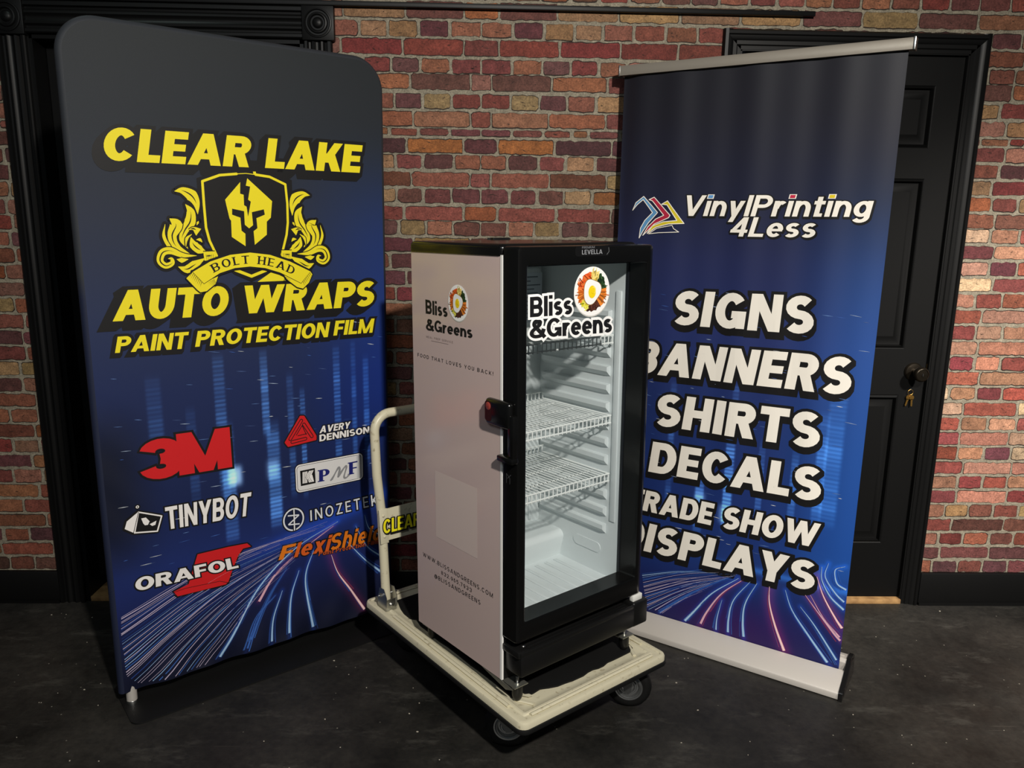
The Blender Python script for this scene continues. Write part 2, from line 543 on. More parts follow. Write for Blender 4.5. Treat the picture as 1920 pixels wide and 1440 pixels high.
class Art:
    """flat print: polygons in the plane of a surface, in thin layers of ink"""
    def __init__(s, place, cut=None):
        s.place = place; s.mb = MB(); s.cut = cut; s.k = 0
    def poly(s, pts, col, layer, tess=False):
        c = lin(col)
        s.k = (s.k + 1) % 24
        layer = layer + s.k * .02              # overlapping strokes of one ink never share a plane
        if tess:
            tri = tessellate_polygon([[Vector((p[0], p[1], 0)) for p in pts]])
            if s.cut:
                for t in tri: s.cell([pts[i] for i in t], c, layer)
            else:
                s.mb.add([s.place(p[0], p[1], layer) for p in pts], [list(t) for t in tri], 0, c)
        else:
            s.cell(pts, c, layer)
    def cell(s, pts, c, layer):
        if s.cut:                              # follow the wave of the sheet: cut into narrow upright slices
            lo, hi = min(p[0] for p in pts), max(p[0] for p in pts)
            k0, k1 = math.floor(lo / s.cut), math.floor(hi / s.cut)
            if k1 > k0:
                for k in range(k0, k1 + 1):
                    q = clip_u(clip_u(pts, k * s.cut, 1), (k + 1) * s.cut, -1)
                    if len(q) > 2:
                        s.mb.add([s.place(p[0], p[1], layer) for p in q], [list(range(len(q)))], 0, c)
                return
        s.mb.add([s.place(p[0], p[1], layer) for p in pts], [list(range(len(pts)))], 0, c)
    def stroke(s, pts, w, col, layer, closed=False, round_=True):
        if closed: pts = list(pts) + [pts[0]]
        hw = [x / 2 for x in w] if isinstance(w, list) else w / 2
        if isinstance(w, list) or len(pts) > 14:
            for q in strip(pts, hw, hw): s.poly(q, col, layer)
        else:
            for i in range(len(pts) - 1):
                for q in strip(pts[i:i + 2], hw, hw): s.poly(q, col, layer)
        if round_ and not isinstance(w, list):
            for p in pts: s.disc(p, hw, col, layer, 10)
    def disc(s, c, r, col, layer, n=24, ry=None):
        s.poly([(c[0] + r * math.cos(2 * PI * i / n), c[1] + (ry or r) * math.sin(2 * PI * i / n)) for i in range(n)], col, layer)
    def text(s, text, quad, wt, col, layer, track=.09, X=.73, serif=0, out=None, mapf=None, space=None):
        pcs, W = layout(text, wt[0], wt[1], track, X, serif, space)
        bl, br, tr, tl = [np.array(q) for q in quad] if quad else (None,) * 4
        def mp(p):
            if mapf: return mapf(p[0] / W, p[1])
            a = p[0] / W; b = p[1]
            q = bl * (1 - a) * (1 - b) + br * a * (1 - b) + tr * a * b + tl * (1 - a) * b
            return (q[0], q[1])
        if quad:
            kx = W / np.linalg.norm(br - bl); ky = 1 / np.linalg.norm(tl - bl)
        for o in (out or []):
            wd, oc, ol, sh = o
            for pc in pcs:
                for q in realize(pc, wd * kx, wd * ky):
                    q = [mp(p) for p in q]
                    s.poly(hull(q + [(x + sh[0], y + sh[1]) for x, y in q]) if sh else q, oc, ol)
        for pc in pcs:
            for q in realize(pc):
                s.poly([mp(p) for p in q], col, layer)
    def build(s, name, material, parent, label=None, shift=None):
        o = s.mb.build(name, material, parent, shift=shift)
        if label: o['label'] = label
        return o

# ------------------------------------------------------------------ artwork taken from image pixels, converted to metres on its own surface
Q = {
  'CLEAR': [(0.0485, 1.6079), (0.4455, 1.6092), (0.4632, 1.6969), (0.0646, 1.6955)],
  'LAKE': [(0.4934, 1.6101), (0.8094, 1.6101), (0.8241, 1.6969), (0.5089, 1.6972)],
  'AUTO': [(0.0383, 1.1773), (0.3521, 1.174), (0.3692, 1.2628), (0.0548, 1.2622)],
  'WRAPS': [(0.3961, 1.1753), (0.8472, 1.1738), (0.8656, 1.2597), (0.4114, 1.2606)],
  'PAINT': [(0.037, 1.0889), (0.2284, 1.0839), (0.2395, 1.133), (0.0477, 1.1341)],
  'PROTECTION': [(0.2539, 1.0866), (0.6778, 1.0812), (0.6887, 1.1307), (0.2648, 1.1331)],
  'FILM': [(0.698, 1.0841), (0.843, 1.0829), (0.8527, 1.1309), (0.7083, 1.1328)],
  'N3': [(0.0716, 0.7041), (0.1935, 0.6992), (0.1926, 0.8249), (0.0771, 0.8249)],
  'M': [(0.1827, 0.7014), (0.3412, 0.6982), (0.3398, 0.8278), (0.181, 0.8307)],
  'AVERY': [(0.636, 0.7592), (0.7473, 0.7591), (0.752, 0.7824), (0.6415, 0.7832)],
  'DENNISON': [(0.6349, 0.7307), (0.8221, 0.7304), (0.8227, 0.754), (0.6358, 0.7541)],
  'TINYBOT': [(0.1346, 0.5401), (0.3853, 0.5264), (0.3964, 0.6034), (0.1338, 0.611)],
  'INOZETEK': [(0.592, 0.4581), (0.8508, 0.4581), (0.8475, 0.5005), (0.592, 0.496)],
  'ORAFOL': [(0.0324, 0.3685), (0.3415, 0.3591), (0.3355, 0.3973), (0.0358, 0.411)],
  'FLEXI': [(0.4736, 0.3475), (0.6532, 0.3319), (0.6712, 0.3884), (0.4919, 0.3931)],
  'SHIELD': [(0.6556, 0.3328), (0.8563, 0.3221), (0.8706, 0.3806), (0.6713, 0.3915)],
  'PPF': [(0.6159, 0.3239), (0.8473, 0.3096), (0.8503, 0.3252), (0.6197, 0.3393)],
  'P': [(0.6279, 0.59), (0.6665, 0.5889), (0.668, 0.6309), (0.6295, 0.6316)],
  'MM': [(0.6727, 0.5869), (0.7338, 0.5868), (0.7472, 0.6271), (0.6859, 0.6282)],
  'F': [(0.7397, 0.5933), (0.7722, 0.593), (0.7735, 0.6375), (0.7411, 0.6375)],
  'K': [(0.5691, 0.5961), (0.6098, 0.5952), (0.6114, 0.6359), (0.5708, 0.6357)],
  'SIGNS': [(0.0142, 1.1292), (0.4741, 1.1367), (0.4751, 1.2551), (0.0301, 1.2453)],
  'BANNERS': [(-0.1276, 0.9491), (0.5964, 0.9613), (0.6056, 1.0795), (-0.1011, 1.0634)],
  'SHIRTS': [(-0.0278, 0.7701), (0.5245, 0.7799), (0.5275, 0.8959), (-0.0125, 0.8876)],
  'DECALS': [(-0.0392, 0.5975), (0.5433, 0.6078), (0.5478, 0.7205), (-0.0259, 0.711)],
  'TRADE': [(-0.1159, 0.4471), (0.1997, 0.4489), (0.2105, 0.5295), (-0.102, 0.5257)],
  'SHOW': [(0.2348, 0.4493), (0.5444, 0.4545), (0.5551, 0.5372), (0.248, 0.5306)],
  'DISPLAYS': [(-0.1406, 0.2922), (0.5506, 0.3027), (0.5603, 0.4053), (-0.1191, 0.4043)],
  'VINYLPRINTING': [(0.0267, 1.4891), (0.5991, 1.4926), (0.6095, 1.5546), (0.0434, 1.5547)],
  'LESS': [(0.1904, 1.4274), (0.4507, 1.4291), (0.4633, 1.4888), (0.2056, 1.4871)],
  's_Bliss': [(0.3479, 0.9815), (0.2386, 0.9803), (0.2378, 1.0177), (0.3488, 1.0215)],
  's_Greens': [(0.3473, 0.9341), (0.1238, 0.9348), (0.1235, 0.9677), (0.3462, 0.9672)],
  's_MEAL': [(0.3479, 0.9125), (0.2144, 0.9111), (0.2143, 0.9169), (0.3478, 0.9182)],
  's_FOOD': [(0.3958, 0.8515), (0.0341, 0.8484), (0.0341, 0.8587), (0.3954, 0.862)],
  's_WWW': [(0.3875, 0.2312), (0.0365, 0.2293), (0.0365, 0.2429), (0.3871, 0.2442)],
  's_832': [(0.2883, 0.2073), (0.1344, 0.2076), (0.1343, 0.2201), (0.288, 0.2188)],
  's_AT': [(0.3256, 0.1826), (0.0935, 0.1858), (0.0934, 0.1993), (0.3253, 0.196)],
  'f_Bliss': [(0.0405, 1.0047), (0.184, 1.0029), (0.1826, 1.056), (0.0399, 1.0548)],
  'f_Greens': [(0.0411, 0.9512), (0.3344, 0.9438), (0.3321, 0.9984), (0.0405, 0.9977)],
  'LEVELLA': [(0.2089, 1.1555), (0.2832, 1.1559), (0.2827, 1.1676), (0.2085, 1.1669)],
  'PREMIUM': [(0.2084, 1.1701), (0.2541, 1.1709), (0.2539, 1.1763), (0.2083, 1.1758)],
  'h_CLEAR': [(-0.004, 0.2723), (0.1401, 0.2714), (0.143, 0.3157), (-0.0006, 0.321)],
}
S = {
  'shield_bg': [(0.2905, 1.5719), (0.3573, 1.5991), (0.4071, 1.6032), (0.507, 1.6022), (0.5763, 1.5778), (0.5763, 1.4494), (0.564, 1.3942), (0.5313, 1.3239), (0.4848, 1.2913), (0.4336, 1.2712), (0.383, 1.2947), (0.352, 1.3252), (0.3042, 1.3958), (0.2898, 1.4358)],
  'shield_l': [(0.4062, 1.5889), (0.3563, 1.583), (0.3061, 1.5639), (0.3064, 1.4955), (0.308, 1.433), (0.3157, 1.3957), (0.3337, 1.352)],
  'shield_r': [(0.4633, 1.5892), (0.5061, 1.5846), (0.5547, 1.5641), (0.5585, 1.5067), (0.5574, 1.4492), (0.5518, 1.4126), (0.5333, 1.3515)],
  'shield_b': [(0.3809, 1.3111), (0.4345, 1.2884), (0.4889, 1.3081)],
  'helm': [(0.4153, 1.5656), (0.368, 1.5139), (0.3708, 1.4982), (0.3779, 1.4594), (0.382, 1.4537), (0.3812, 1.4064), (0.4211, 1.3788), (0.4496, 1.3824), (0.4886, 1.4127), (0.4906, 1.4517), (0.5038, 1.4638), (0.5103, 1.5131), (0.4369, 1.5779)],
  'helm_bolt': [(0.4156, 1.567), (0.4133, 1.5324), (0.4237, 1.5298), (0.4234, 1.4993), (0.4307, 1.4951), (0.4337, 1.4659), (0.4443, 1.51), (0.4364, 1.5157), (0.4446, 1.5537), (0.4318, 1.5561), (0.4376, 1.5794)],
  'helm_eye': [(0.387, 1.4885), (0.386, 1.4711), (0.4102, 1.4627), (0.4116, 1.4246), (0.4226, 1.4158), (0.4211, 1.3779), (0.4498, 1.3806), (0.4481, 1.4232), (0.4603, 1.4321), (0.4588, 1.4618), (0.4854, 1.4725), (0.4831, 1.4882), (0.4457, 1.4793), (0.4475, 1.441), (0.4348, 1.4315), (0.4223, 1.4423), (0.4224, 1.4818)],
  'ribbon': [(0.26, 1.3073), (0.3118, 1.3364), (0.3716, 1.3549), (0.4324, 1.3607), (0.4943, 1.3528), (0.5578, 1.331), (0.6248, 1.2979), (0.5911, 1.261), (0.5554, 1.2797), (0.5235, 1.2963), (0.4764, 1.3115), (0.43, 1.3173), (0.3841, 1.314), (0.3387, 1.3005), (0.2903, 1.2714)],
  'ribbon_mid': [(0.2758, 1.2894), (0.3252, 1.3186), (0.3763, 1.3341), (0.4312, 1.3389), (0.4869, 1.3316), (0.5406, 1.3144), (0.607, 1.2785)],
  'tail_l': [(0.26, 1.3073), (0.2405, 1.2892), (0.2692, 1.2547), (0.2786, 1.2461), (0.2975, 1.2491), (0.3251, 1.27), (0.3338, 1.2933), (0.3143, 1.2852), (0.2903, 1.2714)],
  'tail_r': [(0.6248, 1.2979), (0.6312, 1.2882), (0.6182, 1.2616), (0.5971, 1.2433), (0.5772, 1.249), (0.5453, 1.2738), (0.5346, 1.2897), (0.5619, 1.2779), (0.5911, 1.261)],
  'tri': [(0.4522, 1.2705), (0.5013, 1.3016), (0.5299, 1.293), (0.5418, 1.2708)],
  'leaves': [([(0.227, 1.5337), (0.2494, 1.5358), (0.2733, 1.5227), (0.2851, 1.5006), (0.2871, 1.4711)], [0.0007, 0.0197, 0.0345, 0.0197, 0.001]), ([(0.2545, 1.4985), (0.2674, 1.4779), (0.2641, 1.4497), (0.2471, 1.4243), (0.2385, 1.399), (0.2533, 1.3734)], [0.001, 0.023, 0.0312, 0.0197, 0.0148, 0.001]), ([(0.2086, 1.4581), (0.225, 1.4411), (0.2119, 1.4103), (0.222, 1.3794), (0.2565, 1.3591)], [0.001, 0.0362, 0.0247, 0.0197, 0.001]), ([(0.1954, 1.4422), (0.1895, 1.4104), (0.2004, 1.3824), (0.2143, 1.3682)], [0.001, 0.0085, 0.0099, 0.001]), ([(0.2758, 1.353), (0.2368, 1.3551), (0.2048, 1.3683), (0.1828, 1.3631), (0.1745, 1.3408), (0.1882, 1.3264), (0.2064, 1.3331), (0.2059, 1.3458), (0.1964, 1.346)], [0.001, 0.0131, 0.0197, 0.0197, 0.0181, 0.0164, 0.0131, 0.0082, 0.0013]), ([(0.2631, 1.406), (0.2695, 1.3846), (0.2854, 1.3701), (0.3049, 1.3626)], [0.001, 0.0247, 0.0247, 0.0013]), ([(0.2584, 1.4272), (0.2725, 1.43), (0.2859, 1.4201)], [0.0016, 0.0099, 0.0247]), ([(0.2221, 1.3227), (0.2451, 1.315), (0.2684, 1.3273), (0.2965, 1.344)], [0.001, 0.023, 0.0247, 0.0033]), ([(0.2195, 1.3441), (0.233, 1.341), (0.2513, 1.3435)], [0.001, 0.0148, 0.0016]), ([(0.2816, 1.44), (0.2849, 1.4471), (0.288, 1.4514)], [0.001, 0.0066, 0.001]), ([(0.2774, 1.3988), (0.2873, 1.3987), (0.2939, 1.3915)], [0.001, 0.0099, 0.001]), ([(0.2659, 1.4145), (0.2511, 1.4018), (0.2468, 1.3791)], [0.0013, 0.0085, 0.001]), ([(0.2956, 1.3512), (0.3289, 1.3535)], [0.0263, 0.023])],
  'axis': [(0.4254, 1.4541), (0.4289, 1.3802), (0.4258, 1.5415)],
  'avery_tri': [(0.5717, 0.8264), (0.5175, 0.7478), (0.5262, 0.7342), (0.6217, 0.7411), (0.6221, 0.752), (0.5827, 0.8248)],
  'kpmf': [(0.5497, 0.6603), (0.7904, 0.6568), (0.7881, 0.572), (0.5502, 0.5705)],
  'kpmf_k': [(0.5622, 0.6418), (0.6147, 0.642), (0.6156, 0.5888), (0.5628, 0.5886)],
  'tb_front': [(0.0604, 0.6133), (0.123, 0.5867), (0.1078, 0.5421), (0.0452, 0.5523)],
  'tb_side': [(0.0587, 0.6137), (0.0272, 0.5916), (0.0198, 0.5705), (0.0424, 0.5531)],
  'tb_eye1': [(0.0663, 0.5922), (0.0791, 0.5924), (0.0886, 0.5782), (0.0831, 0.5682), (0.0726, 0.5688)],
  'tb_eye2': [(0.0879, 0.5691), (0.1073, 0.5757), (0.1034, 0.5633), (0.0944, 0.5621)],
  'tb_ant': [(0.0589, 0.63), (0.0548, 0.6146)],
  'ino': [(0.5327, 0.4776), (0.57, 0.4762), (0.535, 0.5129), (0.5339, 0.4382)],
  'inoz': [(0.5128, 0.495), (0.5518, 0.4895), (0.5136, 0.4635), (0.5527, 0.4577)],
  'orasheet': [(0.2176, 0.4379), (0.3123, 0.4375), (0.3732, 0.4338), (0.3849, 0.4198), (0.3586, 0.4194), (0.3425, 0.4004), (0.3208, 0.3554), (0.3051, 0.3176), (0.1435, 0.3233), (0.1394, 0.3359), (0.1848, 0.3483)],
  'oraroll': [(0.1393, 0.3338), (0.1758, 0.3368), (0.279, 0.3297), (0.3037, 0.318), (0.298, 0.3124), (0.1493, 0.3166)],
  'vp_blue': [(-0.1474, 1.5061), (-0.1364, 1.5307), (-0.1085, 1.5513), (-0.0557, 1.499), (-0.087, 1.4652), (-0.1057, 1.4372), (-0.118, 1.414), (-0.115, 1.4463), (-0.1008, 1.4723), (-0.0742, 1.4988), (-0.1099, 1.541), (-0.1306, 1.5246)],
  'vp_red': [(-0.0885, 1.5411), (-0.0704, 1.5489), (-0.0094, 1.4904), (-0.0141, 1.4826), (-0.0654, 1.4613), (-0.0895, 1.4376), (-0.1049, 1.423), (-0.0883, 1.4517), (-0.0611, 1.4777), (-0.0322, 1.4902), (-0.0763, 1.5369)],
  'vp_yel': [(-0.0415, 1.5261), (-0.0207, 1.537), (0.0397, 1.4648), (-0.0129, 1.4622), (-0.0582, 1.451), (-0.0891, 1.4296), (-0.0717, 1.4551), (-0.0329, 1.4691), (0.0154, 1.474), (-0.0218, 1.5238)],
  'vp_out': [(-0.0836, 1.4285), (-0.0547, 1.4475), (0.0003, 1.4582), (0.0061, 1.4475), (0.0242, 1.437)],
  's_plate': [(0.186, 1.0229), (0.1411, 1.0226), (0.1852, 1.0717), (0.1868, 0.9736), (0.2323, 1.0231)],
  's_line': [(0.3211, 0.9062), (0.2368, 0.9061)],
  'f_plate': [(0.2536, 1.0588), (0.321, 1.0574), (0.2515, 1.1222), (0.2558, 0.9944), (0.1889, 1.06)],
  'qrpatch': [(0.3135, 0.5247), (0.1061, 0.528), (0.1076, 0.3241), (0.31, 0.3191)],
  'redlatch': [(0.0375, 0.7665)],
  'trailL': [([(0.6926, 0.432), (0.5355, 0.3742), (0.4076, 0.2747), (0.3272, 0.1573), (0.2642, 0.0682)], 12, 'lb'), ([(0.6754, 0.4198), (0.5344, 0.3504), (0.454, 0.2928), (0.401, 0.2209)], 9, 'pk'), ([(0.4821, 0.2362), (0.4483, 0.1492), (0.4357, 0.0508)], 9, 'lb'), ([(0.5437, 0.2912), (0.51, 0.1949), (0.4987, 0.0536)], 10, 'lb'), ([(0.5985, 0.3494), (0.5667, 0.2682), (0.5706, 0.1677), (0.5897, 0.05)], 13, 'lb'), ([(0.6633, 0.3155), (0.6861, 0.2421), (0.7354, 0.1592), (0.7863, 0.069)], 10, 'rd'), ([(0.724, 0.3495), (0.7916, 0.2636), (0.8553, 0.1979)], 9, 'lb'), ([(0.4584, 0.2272), (0.3944, 0.1669), (0.347, 0.054)], 5, 'bl'), ([(0.7601, 0.3991), (0.8018, 0.3123), (0.8639, 0.2525)], 5, 'lb'), ([(0.7961, 0.4324), (0.8125, 0.3778), (0.8567, 0.3411)], 5, 'lb'), ([(0.5012, 0.3113), (0.4353, 0.2263), (0.368, 0.0952)], 5, 'bl')],
  'fanL': [(0.6758, 0.432), (-0.0115, 0.3005), (-0.0135, 0.2759), (-0.0161, 0.2442), (-0.0161, 0.2078), (-0.0136, 0.1776), (-0.0142, 0.141), (-0.012, 0.1068), (0.0193, 0.0683), (0.0891, 0.0562), (0.166, 0.0576), (0.2281, 0.0577)],
  'trailR': [([(0.3096, 0.2823), (0.2218, 0.2013), (0.1611, 0.1129), (0.1212, 0.0548)], 14, 'lb'), ([(0.332, 0.2886), (0.2567, 0.2114), (0.209, 0.1275), (0.1832, 0.0582)], 9, 'pk'), ([(0.2974, 0.2913), (0.1736, 0.2001), (0.0674, 0.104), (0.0309, 0.0664)], 5, 'bl'), ([(0.3495, 0.2813), (0.2986, 0.1987), (0.2865, 0.126), (0.2887, 0.0568)], 10, 'lb'), ([(0.372, 0.2815), (0.339, 0.1983), (0.3357, 0.1288), (0.3454, 0.0563)], 13, 'lb'), ([(0.4136, 0.2812), (0.4185, 0.222), (0.4443, 0.1445), (0.4847, 0.0562)], 12, 'rd'), ([(0.4651, 0.2839), (0.4921, 0.22), (0.546, 0.1528), (0.6275, 0.06)], 11, 'lb'), ([(0.5288, 0.2846), (0.5751, 0.2335), (0.6265, 0.1788), (0.6513, 0.1575)], 8, 'pk'), ([(0.5585, 0.3574), (0.5848, 0.2951), (0.6265, 0.2317), (0.6493, 0.2038)], 10, 'rd'), ([(0.5704, 0.3953), (0.5746, 0.3503), (0.6047, 0.3009), (0.6482, 0.2675)], 7, 'lb'), ([(0.5891, 0.4118), (0.5835, 0.3643), (0.6184, 0.3165), (0.6508, 0.2914)], 7, 'lb'), ([(0.517, 0.2396), (0.5693, 0.1842), (0.6542, 0.0754)], 8, 'lb'), ([(0.6389, 0.4137), (0.6108, 0.3948), (0.62, 0.3515), (0.6489, 0.3368)], 6, 'lb'), ([(0.2585, 0.1868), (0.246, 0.1134), (0.2459, 0.0557)], 5, 'lb'), ([(0.5441, 0.289), (0.5918, 0.2209), (0.6532, 0.164)], 4, 'pk')],
  'fanR': [(0.3306, 0.3065), (-0.0423, 0.2042), (-0.0377, 0.1791), (-0.033, 0.1539), (-0.026, 0.1226), (-0.0198, 0.0944), (-0.0155, 0.0756), (0.0084, 0.0595), (0.0379, 0.0586)],
  'bldL': [(0.1283, 1.0073, 0.8126, 0.0414, 0.35), (0.3175, 1.0504, 0.6178, 0.0331, 0.5), (0.3303, 0.8441, 0.4516, 0.0414, 0.7), (0.4579, 1.05, 0.7838, 0.0235, 0.8), (0.4771, 0.8216, 0.4639, 0.0414, 0.9), (0.5408, 0.9732, 0.5676, 0.0207, 0.4), (0.5813, 0.9124, 0.558, 0.0179, 0.6), (0.706, 1.0477, 0.5621, 0.0235, 0.6), (0.768, 1.0494, 0.5796, 0.0166, 0.45), (0.8145, 1.0014, 0.6008, 0.0207, 0.45), (0.2269, 0.8991, 0.5682, 0.0276, 0.25)],
  'glowL': [(0.3493, 0.666), (0.4708, 0.6955)],
  'bldR': [(0.1517, 0.6046, 0.4246, 0.03, 0.9), (0.2491, 0.7664, 0.4506, 0.03, 0.9), (0.3525, 0.7714, 0.4883, 0.02, 0.5), (0.4588, 0.759, 0.5131, 0.022, 0.5), (0.536, 0.8924, 0.5342, 0.03, 0.4), (0.0383, 0.9218, 0.4844, 0.02, 0.4), (0.2539, 0.9497, 0.7883, 0.02, 0.5), (0.5697, 0.9907, 0.5444, 0.05, 0.35)],
}

# ------------------------------------------------------------------ the room
def floor_material():
    m = bpy.data.materials.new('painted_concrete')
    m.use_nodes = True
    nt = m.node_tree; L = nt.links.new
    b = nt.nodes['Principled BSDF']
    tc = nt.nodes.new('ShaderNodeTexCoord')
    def noise(sc, det=5, rough=.6, src=None):
        n = nt.nodes.new('ShaderNodeTexNoise')
        n.inputs['Scale'].default_value = sc; n.inputs['Detail'].default_value = det; n.inputs['Roughness'].default_value = rough
        L(src or tc.outputs['Object'], n.inputs['Vector'])
        return n.outputs['Fac']
    def ramp(src, p0, p1, c0, c1):
        r = nt.nodes.new('ShaderNodeValToRGB')
        r.color_ramp.elements[0].position = p0; r.color_ramp.elements[1].position = p1
        r.color_ramp.elements[0].color = (*c0, 1); r.color_ramp.elements[1].color = (*c1, 1)
        L(src, r.inputs['Fac'])
        return r.outputs['Color']
    def mix(fac, a, c, mode='MIX'):
        x = nt.nodes.new('ShaderNodeMix'); x.data_type = 'RGBA'; x.blend_type = mode
        if isinstance(fac, float): x.inputs[0].default_value = fac
        else: L(fac, x.inputs[0])
        for i, v in ((6, a), (7, c)):
            if isinstance(v, tuple): x.inputs[i].default_value = (*v, 1)
            else: L(v, x.inputs[i])
        return x.outputs[2]
    base = ramp(noise(2.2, 7, .65), .35, .68, lin((24, 24, 23)), lin((56, 54, 51)))
    fine = ramp(noise(34, 6, .75), .35, .75, (.7, .7, .7), (1.35, 1.32, 1.25))
    col = mix(1.0, base, fine, 'MULTIPLY')
    # pale scuffs
    mp = nt.nodes.new('ShaderNodeMapping')
    mp.inputs['Rotation'].default_value = (0, 0, .6); mp.inputs['Scale'].default_value = (1.3, 3.6, 1)
    L(tc.outputs['Object'], mp.inputs['Vector'])
    sc = ramp(noise(3.2, 8, .72, mp.outputs['Vector']), .56, .76, (0, 0, 0), (.6, .6, .6))
    col = mix(sc, col, lin((90, 88, 82)))
    # thin scratches
    mp2 = nt.nodes.new('ShaderNodeMapping')
    mp2.inputs['Rotation'].default_value = (0, 0, -.9); mp2.inputs['Scale'].default_value = (2, 60, 1)
    L(tc.outputs['Object'], mp2.inputs['Vector'])
    s2 = ramp(noise(2.0, 3, .5, mp2.outputs['Vector']), .70, .74, (0, 0, 0), (.35, .35, .35))
    col = mix(s2, col, lin((80, 76, 70)))
    # paint flecks
    vo = nt.nodes.new('ShaderNodeTexVoronoi'); vo.inputs['Scale'].default_value = 26
    L(tc.outputs['Object'], vo.inputs['Vector'])
    fl = ramp(vo.outputs['Distance'], .045, .065, (1, 1, 1), (0, 0, 0))
    gate = ramp(noise(5.5, 2), .50, .56, (0, 0, 0), (.8, .8, .8))
    col = mix(mix(1.0, fl, gate, 'MULTIPLY'), col, lin((150, 145, 132)))
    L(col, b.inputs['Base Color'])
    L(ramp(noise(6, 6, .7), .3, .7, (.42,) * 3, (.62,) * 3), b.inputs['Roughness'])
    b.inputs['Specular IOR Level'].default_value = .3
    bp = nt.nodes.new('ShaderNodeBump'); bp.inputs['Strength'].default_value = .25; bp.inputs['Distance'].default_value = .003
    L(noise(45, 6, .7), bp.inputs['Height']); L(bp.outputs['Normal'], b.inputs['Normal'])
    return m

mb = MB(); mb.box(-3.4, 3.4, -4.6, .5, -.08, 0)
structure(mb.build('floor', floor_material()), 'black painted concrete floor with scuffs and pale flecks', 'floor')

# brick-printed wall with two door openings
OPEN = [(-1.555, -.64, 2.05), (.835, 1.63, 2.047)]     # x0, x1, top
BRK = attr_mat('printed_brick', .75, .25, grain=[(38, .6, 1.2, .3, .7), (170, .6, 1.25, .35, .65)], bump=(90, .25))
rnd = random.Random(7)
mb = MB()
MORT = lin((142, 134, 117))
def wallbox(x0, x1, z0, z1):
    o = len(mb.v)
    mb.box(x0, x1, 0, .14, z0, z1)
    for i in range(o, len(mb.v)): mb.c[i] = MORT
wallbox(-3.0, OPEN[0][0], 0, 2.75); wallbox(OPEN[0][1], OPEN[1][0], 0, 2.75); wallbox(OPEN[1][1], 3.0, 0, 2.75)
wallbox(OPEN[0][0], OPEN[0][1], OPEN[0][2], 2.75); wallbox(OPEN[1][0], OPEN[1][1], OPEN[1][2], 2.75)
PAL = [((122, 70, 58), 5), ((138, 88, 66), 5), ((150, 118, 82), 3), ((102, 62, 60), 4), ((120, 57, 52), 3), ((138, 94, 78), 3), ((144, 84, 52), 1), ((94, 57, 54), 2)]
PAL_LIT = [((150, 84, 70), 5), ((172, 122, 100), 5), ((188, 156, 128), 3), ((132, 64, 62), 4), ((144, 74, 60), 3), ((178, 130, 106), 3), ((112, 62, 66), 1)]  # bricks low on the right: stronger light there painted into their colours
PALW = [c for c, n in PAL for _ in range(n)]; PALW_LIT = [c for c, n in PAL_LIT for _ in range(n)]
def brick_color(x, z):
    c = rnd.choice(PALW_LIT if (x > 1.0 and z < 1.45 and z > .42) else PALW)
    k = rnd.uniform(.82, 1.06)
    return tuple(min(255, v * k + rnd.uniform(-5, 5)) for v in c)
